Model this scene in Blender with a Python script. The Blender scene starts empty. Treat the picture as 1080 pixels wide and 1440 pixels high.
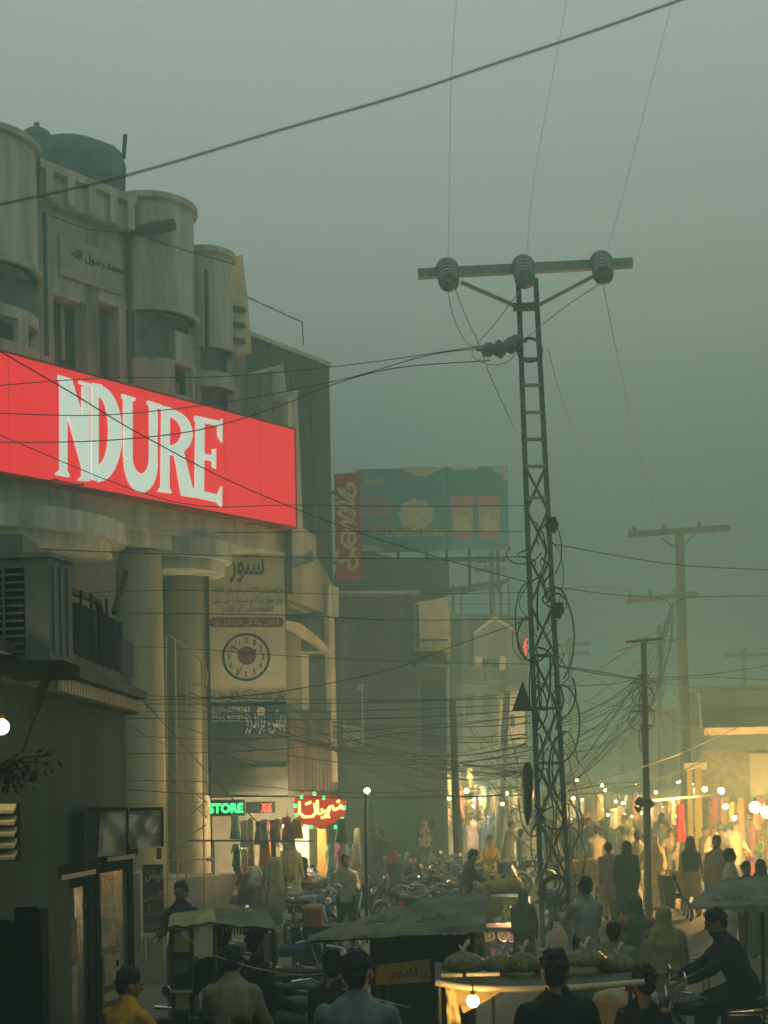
import bpy, bmesh, math, random
from mathutils import Vector, Matrix, noise
random.seed(7)
R = math.radians
sc = bpy.context.scene
COL = sc.collection

# ------------------------------------------------------------------ camera, world, sun, exposure
F, CX, CY, H, ROLL = 2000.0, 540.0, 1095.0, 3.0, R(1.0)
CR, SR = math.cos(ROLL), math.sin(ROLL)
cam = bpy.data.cameras.new('camera')
cam.sensor_fit = 'VERTICAL'; cam.sensor_height = 36; cam.lens = F/1440*36
cam.shift_y = (CY-720)/1440; cam.clip_end = 2000; cam.clip_start = .1
cam.dof.use_dof = True; cam.dof.focus_distance = 26; cam.dof.aperture_fstop = 4
camo = bpy.data.objects.new('camera', cam); COL.objects.link(camo)
m3 = Matrix(((CR, SR, 0), (0, 0, -1), (-SR, CR, 0)))
camo.matrix_world = Matrix.Translation((0, 0, H)) @ m3.to_4x4()
sc.camera = camo

SUN_EL, SUN_ROT = R(4), R(200)
world = bpy.data.worlds.new("World"); sc.world = world; world.use_nodes = True
nt = world.node_tree; N = nt.nodes; bg = N['Background']
sky = N.new('ShaderNodeTexSky'); sky.sky_type = 'NISHITA'; sky.sun_disc = False
sky.sun_elevation = SUN_EL; sky.sun_rotation = SUN_ROT; sky.air_density = 2; sky.dust_density = 6
# smog: the deck above flattens the sky to an even green grey that thickens and darkens towards the horizon
mx = N.new('ShaderNodeMixRGB'); mx.inputs[0].default_value = .95
tcw = N.new('ShaderNodeTexCoord'); spw = N.new('ShaderNodeSeparateXYZ'); mrw = N.new('ShaderNodeMapRange'); cmw = N.new('ShaderNodeMixRGB')
mrw.inputs['From Max'].default_value = .52; mrw.interpolation_type = 'SMOOTHSTEP'
cmw.inputs[1].default_value = (.50, .80, .70, 1); cmw.inputs[2].default_value = (3.45, 4.1, 3.55, 1)
nt.links.new(tcw.outputs['Generated'], spw.inputs[0]); nt.links.new(spw.outputs[2], mrw.inputs['Value']); nt.links.new(mrw.outputs[0], cmw.inputs[0])
nt.links.new(cmw.outputs[0], mx.inputs[2]); nt.links.new(sky.outputs[0], mx.inputs[1]); nt.links.new(mx.outputs[0], bg.inputs[0])
bg.inputs[1].default_value = .142
sun = bpy.data.lights.new('sun', 'SUN'); sun.energy = .12; sun.angle = R(20); sun.color = (1, .93, .82)
suno = bpy.data.objects.new('sun', sun); COL.objects.link(suno)
suno.rotation_euler = (R(70), 0, R(20))
vs = sc.view_settings; vs.view_transform = 'Standard'; vs.look = 'None'; vs.exposure = 0; vs.gamma = 1
vs.use_curve_mapping = False
sc.cycles.max_bounces = 8; sc.cycles.volume_bounces = 2; sc.cycles.transparent_max_bounces = 12
sc.cycles.use_denoising = True
HAZE = .0158
HAZE_COL = (.36, .62, .60, 1)

# ------------------------------------------------------------------ helpers
def W(px, py, Y):
    "world point seen at photograph pixel px,py at distance Y"
    u = (px-CX)/F*Y; v = -(py-CY)/F*Y
    return Vector((u*CR+v*SR, Y, H-u*SR+v*CR))
def G(px, Y):
    "ground point under pixel column px at distance Y"
    y = CY+(H/Y)*F
    p = W(px, y, Y); p.z = 0; return p
def rgb(h):
    return tuple(((c/255)/12.92 if c/255 <= .04045 else ((c/255+.055)/1.055)**2.4) for c in h)

WORK = bpy.data.scenes.new('workbench')   # a bare scene in which shapes are evaluated; removed at the end
def evaluated(o):
    WORK.collection.objects.link(o); WORK.view_layers[0].update(); dg = WORK.view_layers[0].depsgraph
    me = bpy.data.meshes.new_from_object(o.evaluated_get(dg)); bpy.data.objects.remove(o); return me

MATS = {}
def mat(name, col, rough=.8, var=.25, scale=6, streak=0, bump=.2, metal=0, emit=None, es=0, trans=0, col2=None, spec=.3):
    if name in MATS: return MATS[name]
    m = bpy.data.materials.new(name); m.use_nodes = True; MATS[name] = m
    t = m.node_tree; n = t.nodes; L = t.links; b = n['Principled BSDF']
    b.inputs['Roughness'].default_value = rough; b.inputs['Metallic'].default_value = metal
    b.inputs['Specular IOR Level'].default_value = spec
    tc = n.new('ShaderNodeTexCoord'); mp = n.new('ShaderNodeMapping')
    L.new(tc.outputs['Object'], mp.inputs[0])
    if streak: mp.inputs['Scale'].default_value = (1, 1, .12)
    no = n.new('ShaderNodeTexNoise'); no.inputs['Scale'].default_value = scale; no.inputs['Detail'].default_value = 6
    no.inputs['Roughness'].default_value = .65
    L.new(mp.outputs[0], no.inputs['Vector'])
    rp = n.new('ShaderNodeValToRGB'); rp.color_ramp.elements[0].position = .32; rp.color_ramp.elements[1].position = .68
    c2 = col2 if col2 else tuple(c*(1-var*1.6) for c in col)
    c1 = tuple(min(1, c*(1+var*.5)) for c in col) if not col2 else col
    rp.color_ramp.elements[0].color = (*[max(.002, c) for c in c2], 1); rp.color_ramp.elements[1].color = (*c1, 1)
    L.new(no.outputs[0], rp.inputs[0]); L.new(rp.outputs[0], b.inputs['Base Color'])
    if bump:
        n2 = n.new('ShaderNodeTexNoise'); n2.inputs['Scale'].default_value = scale*5; n2.inputs['Detail'].default_value = 4
        L.new(tc.outputs['Object'], n2.inputs['Vector'])
        bp = n.new('ShaderNodeBump'); bp.inputs['Strength'].default_value = bump; bp.inputs['Distance'].default_value = .02
        L.new(n2.outputs[0], bp.inputs['Height']); L.new(bp.outputs[0], b.inputs['Normal'])
    if emit:
        b.inputs['Emission Color'].default_value = (*emit, 1); b.inputs['Emission Strength'].default_value = es
    if trans:
        b.inputs['Transmission Weight'].default_value = trans
    return m

class MB:
    def __init__(s): s.v = []; s.f = []; s.sm = []
    def add(s, vs, fs, smooth=False):
        o = len(s.v); s.v += [tuple(x) for x in vs]; s.f += [tuple(i+o for i in f) for f in fs]; s.sm += [smooth]*len(fs)
    def hexa(s, a, b):
        "a, b: two quads (4 points each)"
        s.add(list(a)+list(b), [(3, 2, 1, 0), (4, 5, 6, 7), (0, 1, 5, 4), (1, 2, 6, 5), (2, 3, 7, 6), (3, 0, 4, 7)])
    def box(s, x0, x1, y0, y1, z0, z1):
        s.hexa([(x0, y0, z0), (x1, y0, z0), (x1, y1, z0), (x0, y1, z0)], [(x0, y0, z1), (x1, y0, z1), (x1, y1, z1), (x0, y1, z1)])
    def bar(s, p0, p1, w, h=None, up=(0, 0, 1)):
        p0 = Vector(p0); p1 = Vector(p1); h = h or w; d = (p1-p0).normalized(); up = Vector(up)
        if abs(d.dot(up)) > .98: up = Vector((0, 1, 0))
        r = d.cross(up).normalized()*w/2; u = r.cross(d).normalized()*h/2
        q = [-r-u, r-u, r+u, -r+u]
        s.hexa([p0+k for k in q], [p1+k for k in q])
    def tube(s, pts, r, n=8, caps=True):
        pts = [Vector(p) for p in pts]; rs = r if isinstance(r, (list, tuple)) else [r]*len(pts)
        vs = []; prev = None
        for i, p in enumerate(pts):
            a = pts[max(i-1, 0)]; b = pts[min(i+1, len(pts)-1)]; d = (b-a).normalized()
            if d.length < .5: d = Vector((0, 0, 1))
            x = prev if prev else (Vector((0, 0, 1)) if abs(d.z) < .9 else Vector((1, 0, 0)))
            x = (x-d*x.dot(d)).normalized(); y = d.cross(x); prev = x
            for k in range(n):
                t = 2*math.pi*k/n; vs.append(p+(x*math.cos(t)+y*math.sin(t))*rs[i])
        fs = [(i*n+k, i*n+(k+1) % n, (i+1)*n+(k+1) % n, (i+1)*n+k) for i in range(len(pts)-1) for k in range(n)]
        s.add(vs, fs, True)
        if caps:
            s.add(vs[:n], [tuple(range(n))[::-1]]); s.add(vs[-n:], [tuple(range(n))])
    def loft(s, rings, caps=True, smooth=True):
        n = len(rings[0]); vs = [p for r in rings for p in r]
        fs = [(i*n+k, i*n+(k+1) % n, (i+1)*n+(k+1) % n, (i+1)*n+k) for i in range(len(rings)-1) for k in range(n)]
        if caps: fs += [tuple(range(n))[::-1], tuple(range(len(vs)-n, len(vs)))]
        s.add(vs, fs, smooth)
    def ell(s, c, rx, ry, rz, n=12, m=8, M=None):
        vs = [(0, 0, -1)]; 
        for j in range(1, m):
            t = math.pi*j/m
            vs += [(math.sin(t)*math.cos(2*math.pi*k/n), math.sin(t)*math.sin(2*math.pi*k/n), -math.cos(t)) for k in range(n)]
        vs.append((0, 0, 1)); fs = [(0, 1+(k+1) % n, 1+k) for k in range(n)]
        for j in range(m-2):
            a = 1+j*n; fs += [(a+k, a+(k+1) % n, a+n+(k+1) % n, a+n+k) for k in range(n)]
        a = 1+(m-2)*n; fs += [(a+k, a+(k+1) % n, len(vs)-1) for k in range(n)]
        c = Vector(c); out = []
        for v in vs:
            q = Vector((v[0]*rx, v[1]*ry, v[2]*rz))
            out.append(c+(M @ q if M else q))
        s.add(out, fs, True)
    def prism(s, poly, off):
        "poly: 3-D outline, extruded by the vector off"
        off = Vector(off); n = len(poly); p = [Vector(a) for a in poly]
        s.add(p+[a+off for a in p], [tuple(range(n))[::-1], tuple(range(n, 2*n))]+[(k, (k+1) % n, n+(k+1) % n, n+k) for k in range(n)])
    def torus(s, c, R_, r, axis='x', n=24, m=8, a0=0, a1=2*math.pi):
        c = Vector(c); full = abs(a1-a0-2*math.pi) < 1e-4; pts = []
        for i in range(n+1):
            t = a0+(a1-a0)*i/n; co, si = math.cos(t)*R_, math.sin(t)*R_
            pts.append(c+(Vector((0, co, si)) if axis == 'x' else Vector((co, 0, si)) if axis == 'y' else Vector((co, si, 0))))
        s.tube(pts, r, m, not full)
    def mesh(s, name):
        me = bpy.data.meshes.new(name); me.from_pydata([tuple(v) for v in s.v], [], s.f); me.update()
        if any(s.sm): me.polygons.foreach_set('use_smooth', s.sm)
        bm = bmesh.new(); bm.from_mesh(me); bmesh.ops.recalc_face_normals(bm, faces=bm.faces); bm.to_mesh(me); bm.free()
        return me

def tag(o, label=None, cat=None, group=None, kind=None):
    if label: o['label'] = label
    if cat: o['category'] = cat
    if group: o['group'] = group
    if kind: o['kind'] = kind
    return o
def thing(name, label, cat, loc=(0, 0, 0), rz=0, group=None):
    o = bpy.data.objects.new(name, None); COL.objects.link(o); o.empty_display_size = .2
    o.location = loc; o.rotation_euler = (0, 0, rz); return tag(o, label, cat, group)
def obj(name, mb, m, parent=None, label=None, world=False):
    me = mb.mesh(name) if isinstance(mb, MB) else mb
    if m and not me.materials: me.materials.append(m)
    if world and parent is not None:
        root = parent
        while root.parent: root = root.parent
        me.transform(Matrix.Rotation(-root.rotation_euler.z, 4, 'Z') @ Matrix.Translation(-Vector(root.location)))
    o = bpy.data.objects.new(name, me); COL.objects.link(o)
    if parent is not None: o.parent = parent
    if label: o['label'] = label
    return o
def struct(name, mb, m): return tag(obj(name, mb, m), kind='structure')
def kids(o): return [c for c in bpy.data.objects if c.parent == o]
def snapshot(o):
    return (o, [snapshot(c) for c in kids(o)])
def copy_tree(snap, parent=None):
    o = snap[0]; c = o.copy(); COL.objects.link(c)
    if parent: c.parent = parent
    for k in snap[1]: copy_tree(k, c)
    return c
def recolor(root, part, m):
    for c in kids(root):
        if c.name.split('.')[0] == part and c.material_slots:
            c.material_slots[0].link = 'OBJECT'; c.material_slots[0].material = m

# flat frames (walls turned at an angle): s along, z up, w inward
class Pl:
    def __init__(s, o, ang): 
        s.o = Vector(o); s.t = Vector((math.cos(ang), math.sin(ang), 0)); s.n = Vector((math.sin(ang), -math.cos(ang), 0))  # n: towards the viewer
        s.ang = ang
    def P(s, a, z, w=0): q = s.o+s.t*a-s.n*w; return Vector((q.x, q.y, z))
    def pix(s, px, py, w=0):
        d = W(px, py, 1)-Vector((0, 0, H)); o = Vector((0, 0, H)); q = s.o-s.n*w
        k = (q-o).dot(s.n)/d.dot(s.n); p = o+d*k
        return ((p-q).dot(s.t), p.z)
    def box(s, mb, a0, a1, z0, z1, w0, w1):
        mb.hexa([s.P(a0, z0, w0), s.P(a1, z0, w0), s.P(a1, z0, w1), s.P(a0, z0, w1)], [s.P(a0, z1, w0), s.P(a1, z1, w0), s.P(a1, z1, w1), s.P(a0, z1, w1)])
    def pbox(s, mb, px0, py0, px1, py1, w0, w1):
        a0, z1 = s.pix(px0, py0, w0); a1, z0 = s.pix(px1, py1, w0); s.box(mb, a0, a1, z0, z1, w0, w1)
    def poly(s, mb, pts, w0, w1):
        "pixel outline at depth w0 extruded to w1"
        q = [s.pix(x, y, w0) for x, y in pts]
        mb.prism([s.P(a, z, w0) for a, z in q], -s.n*(w1-w0))

ARAB = {'ا': 'FE8D2', 'آ': 'FE812', 'ب': 'FE8F4', 'پ': 'FB564', 'ت': 'FE954', 'ٹ': 'FB664', 'ج': 'FE9D4', 'چ': 'FB7A4', 'ح': 'FEA14', 'خ': 'FEA54', 'د': 'FEA92',
        'ڈ': 'FB882', 'ر': 'FEAD2', 'ڑ': 'FB8C2', 'ز': 'FEAF2', 'س': 'FEB14', 'ش': 'FEB54', 'ص': 'FEB94', 'ط': 'FEC14', 'ع': 'FEC94', 'ف': 'FED14', 'ق': 'FED54', 'ک': 'FB8E4',
        'گ': 'FB924', 'ل': 'FEDD4', 'م': 'FEE14', 'ن': 'FEE54', 'و': 'FEED2', 'ہ': 'FBA64', 'ھ': 'FBAA4', 'ی': 'FBFC4', 'ے': 'FBAE2', 'ئ': 'FE894', 'ں': 'FB9E2'}
def urdu(t):
    out = []
    for i, ch in enumerate(t):
        if ch not in ARAB: out.append(ch); continue
        base, n = int(ARAB[ch][:4], 16), int(ARAB[ch][4])
        pj = i > 0 and t[i-1] in ARAB and ARAB[t[i-1]][4] == '4'
        nj = n == 4 and i+1 < len(t) and t[i+1] in ARAB
        out.append(chr(base+(3 if pj and nj else 2 if nj else 1 if pj else 0)))
    return ''.join(reversed(out))
def text_mesh(txt, width, height, depth=.01, bold=0.0, shear=0):
    "lettering as a mesh in the x-z plane, centred, scaled into width x height, facing -y"
    cu = bpy.data.curves.new('lettering', 'FONT'); cu.body = txt; cu.size = 1; cu.offset = bold; cu.extrude = .001; cu.shear = shear; cu.resolution_u = 3
    o = bpy.data.objects.new('lettering', cu); me = evaluated(o); bpy.data.curves.remove(cu); me.materials.clear()
    xs = [v.co.x for v in me.vertices]; ys = [v.co.y for v in me.vertices]
    cx, cy = (min(xs)+max(xs))/2, (min(ys)+max(ys))/2; sx = width/max(1e-3, max(xs)-min(xs)); sy = height/max(1e-3, max(ys)-min(ys))
    for v in me.vertices:
        x, y, z = v.co; v.co = ((x-cx)*sx, -depth if z > 0 else 0, (y-cy)*sy)
    return me
def place_text(pl, txt, px0, py0, px1, py1, w, m, parent, bold=0, name='lettering', shear=0, depth=.012):
    a0, z1 = pl.pix(px0, py0, w); a1, z0 = pl.pix(px1, py1, w)
    me = text_mesh(txt, a1-a0, z1-z0, depth, bold, shear)
    me.transform(Matrix.Translation(pl.P((a0+a1)/2, (z0+z1)/2, w)) @ Matrix.Rotation(pl.ang, 4, 'Z'))
    return obj(name, me, m, parent, world=True)

def ribbon(pl, pts, wd, w0, w1, mb):
    "thick pen stroke along pixel points"
    q = [Vector(pl.pix(x, y, w0)) for x, y in pts]
    for a, b in zip(q, q[1:]):
        d = (b-a).normalized(); e = Vector((-d.y, d.x))*wd/2; a2 = a-d*wd*.2; b2 = b+d*wd*.2
        mb.prism([pl.P(*(v), w0) for v in (a2+e, b2+e, b2-e, a2-e)], -pl.n*(w1-w0))

# ------------------------------------------------------------------ materials
CONC = mat('weathered_concrete', (.50, .53, .44), .9, .3, 2.8, streak=1)
PLAST = mat('stained_plaster', (.40, .36, .26), .9, .28, 1.5, streak=1)
COLUMN = mat('column_plaster', (.52, .45, .26), .9, .38, .9, streak=1)
DARKC = mat('dark_concrete', (.12, .14, .125), .9, .4, 1.5, streak=1)
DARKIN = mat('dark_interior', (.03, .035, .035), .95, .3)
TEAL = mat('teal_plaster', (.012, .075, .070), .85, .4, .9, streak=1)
BRICKM = mat('dark_brick', (.10, .075, .06), .95, .35, 4)
STEEL = mat('galvanised_steel', (.07, .08, .08), .55, .3, 5, metal=.5)
RUST = mat('rusty_steel', (.06, .045, .035), .7, .4, 8, metal=.4)
BLACK = mat('black_paint', (.012, .013, .013), .45, .2)
MBLK = mat('matt_black_frame', (.012, .016, .016), .9, .2, spec=.05)
CHROME = mat('chrome', (.7, .7, .68), .15, .1, metal=1, bump=0)
SHEET = mat('crumpled_sheet_metal', (.62, .52, .42), .38, .15, 3, metal=.35, bump=.5)  # warm tan base colour stands in for a warm reflection
TYRE = mat('rubber', (.015, .015, .015), .9, .2)
WIRE = mat('cable_rubber', (.05, .056, .053), .7, .2, bump=0)
WIREF = mat('haze_pale_cable', (.36, .40, .37), .7, .2, bump=0)  # paler copy of the cable rubber; fog's veil is put into its colour
WIREL = mat('pale_cable', (.5, .47, .38), .6, .2, bump=0)
WHITE = mat('white_paint', (.72, .70, .64), .6, .15, 2)
CREAM = mat('cream_paint', (.62, .55, .38), .7, .2, 2)
YELLOWP = mat('yellow_pillar_paint', (.62, .44, .10), .7, .25, 2, streak=1)
SKIN = mat('skin', (.28, .155, .09), .55, .1, bump=0)
HAIR = mat('black_hair', (.008, .007, .006), .6, .2, 30)
DUST = mat('dusty_asphalt', (.17, .155, .115), .95, .35, .7, bump=.5, col2=(.09, .085, .07))
CLOTHW = mat('white_cloth', (.58, .56, .5), .95, .15)

# ------------------------------------------------------------------ ground and haze
mb = MB(); mb.box(-200, 200, -60, 330, -.4, 0); struct('ground', mb, DUST)
mb = MB(); mb.box(-201, 201, -61, 331, -1.4, 19.5)
hz = obj('haze', mb, None)
hm = bpy.data.materials.new('haze_air'); hm.use_nodes = True; hn = hm.node_tree.nodes; hn.remove(hn['Principled BSDF'])
pv = hn.new('ShaderNodeVolumePrincipled'); pv.inputs['Density'].default_value = HAZE; pv.inputs['Color'].default_value = HAZE_COL
pv.inputs['Anisotropy'].default_value = .2
hm.node_tree.links.new(pv.outputs[0], hn['Material Output'].inputs['Volume']); hz.data.materials.append(hm); tag(hz, kind='stuff')

BULB_W = mat('bulb_white', (1, 1, 1), emit=(1, .93, .75), es=60)
BULB_Y = mat('bulb_yellow', (1, 1, 1), emit=(1, .66, .22), es=50)
FIT = mat('lamp_fitting', (.05, .05, .05), .5)
def bulb(px, py, Y, power, label, warm=1, r=.07, group=None, cat='lamp', name='light_bulb', hang=.25):
    p = W(px, py, Y); t = thing(name, label, cat, p, group=group)
    b = MB(); b.ell((0, 0, 0), r, r, r); obj('glass_globe', b, BULB_Y if warm else BULB_W, t)
    b = MB(); b.tube([(0, 0, r*.95), (0, 0, r*1.7)], r*.35, 8); b.tube([(0, 0, r*1.7), (0, 0, r*1.7+hang)], .006, 4); obj('socket', b, FIT, t)
    if power:
        l = bpy.data.lights.new('bulb_light', 'POINT'); l.energy = power; l.shadow_soft_size = r*1.04
        l.color = (1, .52, .16) if warm == 1 else (1, .74, .42)
        lo = bpy.data.objects.new('bulb_light', l); COL.objects.link(lo); lo.parent = t
    return t
RECESS = mat('haze_pale_recess', (.20, .235, .215), .9, .25, 2)  # lightened so the fog over upper recesses and tank lies in the colour
# ------------------------------------------------------------------ the shoe-shop building with the lit red sign
ang = R(51.2)
NF = Pl(W(415, 672, 32), ang); NF.o.z = 0
nb = thing('shop_building', 'tall pale concrete building with round bays and columns behind the lit red sign', 'building', (NF.o.x, NF.o.y, 0))
def nbp(name, mb, m=CONC, parent=None, label=None): return obj(name, mb, m, parent or nb, label, world=True)
Z = lambda py, px=200, w=1.2: NF.pix(px, py, w)[1]
S = lambda px, w=1.2, py=500: NF.pix(px, py, w)[0]
# back wall of the upper storeys
mb = MB(); NF.box(mb, S(-160), S(345, 2.6), 8.6, Z(330), 2.6, 9); nbp('upper_wall', mb, mat('upper_wall', (.36, .38, .31), .9, .4, 2.5, streak=1))
def bay(s0, rad, a0, a1, z0, z1, holes, name, w0=1.7, th=.16, m=CONC, lip=True):
    "curved wall: arc of radius rad bulging towards the viewer, with rectangular openings (angle0, angle1, z0, z1)"
    n = 14; zs = sorted({z0, z1, *[h[2] for h in holes], *[h[3] for h in holes]})
    an = sorted({a0+(a1-a0)*i/n for i in range(n+1)} | {h[0] for h in holes} | {h[1] for h in holes})
    mb = MB()
    def pt(a, z, r): return NF.P(s0+math.sin(R(a))*r, z, w0-math.cos(R(a))*r)
    for i in range(len(an)-1):
        for j in range(len(zs)-1):
            am, zm = (an[i]+an[i+1])/2, (zs[j]+zs[j+1])/2
            if any(h[0] < am < h[1] and h[2] < zm < h[3] for h in holes): continue
            mb.hexa([pt(an[i], zs[j], rad), pt(an[i+1], zs[j], rad), pt(an[i+1], zs[j], rad-th), pt(an[i], zs[j], rad-th)],
                    [pt(an[i], zs[j+1], rad), pt(an[i+1], zs[j+1], rad), pt(an[i+1], zs[j+1], rad-th), pt(an[i], zs[j+1], rad-th)])
    o = nbp(name, mb, m)
    # coping and lips over the openings
    for (zz, hh) in [(z1, .12)]+([(h[3], .1) for h in holes if lip and h[1]-h[0] > 60]):
        mb = MB()
        ring = [pt(a0+(a1-a0)*i/20, zz, rad+.09) for i in range(21)]; inn = [pt(a0+(a1-a0)*i/20, zz, rad-th-.02) for i in range(21)]
        for i in range(20):
            q = [ring[i], ring[i+1], inn[i+1], inn[i]]; mb.hexa(q, [p+Vector((0, 0, hh)) for p in q])
        nbp('coping', mb, m, o)
    return o
# left bay, with its arched loggia
sA = S(-8); bay(sA, 1.15, -90, 88, 8.8, Z(216, 20), [(-60, 80, Z(452, 30), Z(395, 30)), (18, 44, Z(500, 30), Z(470, 30)), (-25, 4, Z(500, 30), Z(468, 30))], 'round_bay')
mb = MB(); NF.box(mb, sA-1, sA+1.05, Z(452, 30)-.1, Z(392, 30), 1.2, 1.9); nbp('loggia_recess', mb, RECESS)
# centre block: wall with parapet, deep recess, tablet and tall openings
s0, s1 = S(62), S(188)
mb = MB()
zt, zr, zb = Z(262, 120), Z(300, 120), 8.8
for (a, b, c, d) in [(s0, s1, zr, zt), (s0, S(86), zb, zr), (S(132), S(150), zb, zr), (S(178), s1, zb, zr), (S(86), S(132), Z(418, 110), zr), (S(150), S(178), Z(425, 165), zr), (S(132)-.001, S(150), zb, zr)]:
    NF.box(mb, a, b, c, d, 1.22, 1.6) if c == zr else NF.box(mb, a+.001, b-.001, c, d-.001, 1.42, 1.8)
nbp('centre_wall', mb)
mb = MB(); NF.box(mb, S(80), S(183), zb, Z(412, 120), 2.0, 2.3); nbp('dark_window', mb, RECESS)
for a, b in ((88, 108), (110, 130), (152, 176)):
    mb = MB(); NF.box(mb, S(a, 1.9), S(b, 1.9), zb, Z(424, 120), 1.9, 1.96); nbp('window', mb, mat('grimy_glass', (.09, .11, .105), .3, .2))
mb = MB(); NF.box(mb, s0-.08, s1+.08, zt, zt+.16, 1.1, 1.7); nbp('parapet_coping', mb)
for a in (70, 100, 130, 160, 184):
    mb = MB(); NF.box(mb, S(a)-.09, S(a)+.09, zr, zt, 1.1, 1.24); nbp('parapet_pier', mb)
mb = MB(); NF.box(mb, S(94), S(181), Z(396, 130), Z(340, 130), 1.36, 1.43); tb = nbp('calligraphy_tablet', mb, mat('tablet_stone', (.42, .42, .36), .8, .2, 3))
place_text(NF, urdu('محمد رسول اللہ'), 100, 348, 176, 390, 1.355, mat('tablet_lettering', (.05, .06, .055), .8), tb, bold=.012)
# spout on the right of the recess
mb = MB(); mb.tube([NF.P(S(196), Z(326), 1.4), NF.P(S(210), Z(327), .4)], .13, 10); nbp('rain_spout', mb, DARKC)
# middle bay
sB = S(236); bay(sB, .95, -88, 90, 8.8, Z(297, 240), [(-82, 55, Z(512, 230), Z(447, 230)), (-12, 20, Z(562, 240), Z(520, 240)), (30, 52, Z(562, 240), Z(524, 240))], 'round_bay')
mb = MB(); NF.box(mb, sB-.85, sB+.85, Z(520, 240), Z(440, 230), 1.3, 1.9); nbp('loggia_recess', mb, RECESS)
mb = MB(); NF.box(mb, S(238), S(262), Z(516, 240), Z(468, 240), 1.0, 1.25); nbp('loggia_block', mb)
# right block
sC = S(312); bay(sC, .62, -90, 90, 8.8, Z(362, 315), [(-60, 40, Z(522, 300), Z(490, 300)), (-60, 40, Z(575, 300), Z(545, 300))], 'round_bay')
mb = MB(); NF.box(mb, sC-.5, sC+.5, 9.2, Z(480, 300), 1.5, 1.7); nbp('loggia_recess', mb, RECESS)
mb = MB(); NF.poly(mb, [(322, 362), (341, 358), (350, 440), (354, 497), (330, 497)], 1.3, 3.2); nbp('corner_fin', mb, CREAM)
for y in (430, 452, 474):
    mb = MB(); NF.poly(mb, [(330, y), (345, y+2), (346, y+9), (330, y+6)], 1.2, 1.31); nbp('fin_notch', mb, DARKC)
# water tank on the roof with a hatch and stub
p = W(98, 224, 33); mb = MB()
mb.loft([[p+Vector((math.cos(k*.3927)*r_*1.25, math.sin(k*.3927)*r_*.9, z_)) for k in range(16)] for r_, z_ in ((1, -1.2), (1.05, -.2), (.95, .15), (.5, .4), (.15, .52))])
t = thing('water_tank', 'dark rounded water tank on the roof of the pale building in the fog', 'water tank', p); 
obj('tank_shell', mb, RECESS, t, world=True)
mb = MB(); q = p+Vector((-.75, 0, .35)); mb.ell(q, .42, .4, .4); mb.tube([q, q+Vector((0, 0, .5))], .07, 6); obj('tank_lid', mb, RECESS, t, world=True)
mb = MB(); q = p+Vector((1.25, 0, 0)); mb.tube([q, q+Vector((.05, 0, .55))], .05, 6); obj('vent_pipe', mb, DARKC, t, world=True)
for px_, y0_, y1_, w_ in ((66, 300, 500, 1.3), (183, 300, 540, 1.3), (292, 380, 500, .9)):
    a_ = S(px_, w_); mb = MB(); mb.tube([NF.P(a_, Z(y0_, px_, w_), w_), NF.P(a_, Z(y1_, px_, w_), w_)], .045, 8); nbp('drain_pipe', mb, DARKC)
for px_, y0_, y1_ in ((89, 420, 505), (108, 420, 505), (129, 420, 505), (153, 427, 520), (175, 427, 520)):
    a_ = S(px_, 1.86); mb = MB(); NF.box(mb, a_-.03, a_+.03, Z(y1_, px_, 1.86), Z(y0_, px_, 1.86), 1.84, 1.9); nbp('window_frame', mb, CONC)
pts_ = [W(62, 300, 28.5), W(120, 322, 28.6), W(190, 330, 28.8), W(260, 352, 29.2), W(330, 372, 30.5)]
mb = MB(); mb.tube(pts_, .012, 4); nbp('wall_cable', mb, WIRE)
# portico: slab, round lobes, columns, rear wall
zs_ = 8.55
mb = MB(); NF.box(mb, -9.5, .1, 8.15, 8.75, .35, 5.5); nbp('portico_slab', mb)
for px, r_ in ((262, 1.15), (45, 1.6)):
    c = S(px, 1.0, 730); mb = MB()
    for rr, za, zb_ in ((r_, 7.75, 8.15), (r_*.86, 7.5, 7.75)):
        mb.loft([[NF.P(c+math.cos(k*math.pi/12)*rr*(1.35 if px < 100 else 1), z, 1.25-math.sin(k*math.pi/12)*rr) for k in range(24)] for z in (za, zb_)], smooth=False)
    nbp('slab_lobe', mb)
mb = MB(); NF.box(mb, -9.5, -3.2, 7.85, 8.15, .5, .8); nbp('edge_beam', mb)
for px, w_, r_ in ((200, 1.0, .44), (262, 1.5, .46), (-70, 1.0, .45)):
    c = S(px, w_, 900); mb = MB()
    mb.loft([[NF.P(c+math.cos(k*math.pi/14)*r_, z, w_-math.sin(k*math.pi/14)*r_) for k in range(28)] for z in (0, .9, 2, 4, 6, 7.8)])
    co = nbp('column', mb, COLUMN)
    mb = MB()
    for z in (2.55, 5.1): mb.loft([[NF.P(c+math.cos(k*math.pi/14)*(r_+.012), z+dz, w_-math.sin(k*math.pi/14)*(r_+.012)) for k in range(28)] for dz in (0, .03)], smooth=False)
    nbp('joint_band', mb, PLAST, co)
mb = MB(); NF.box(mb, -9.6, -2.2, 0, 8.15, 3.6, 3.9); nbp('rear_wall', mb, PLAST)
mb = MB(); NF.box(mb, -9.5, -3.6, 6.6, 6.68, 3.5, 3.6); nbp('conduit', mb, DARKC)
mb = MB(); NF.box(mb, -9.6, -7.6, 0, 8.15, 1.6, 2.0); nbp('side_pier', mb, PLAST)
mb = MB(); NF.box(mb, -4.4, -1.75, 0, 1.0, .3, 2.6); nbp('plinth', mb, PLAST)

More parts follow.
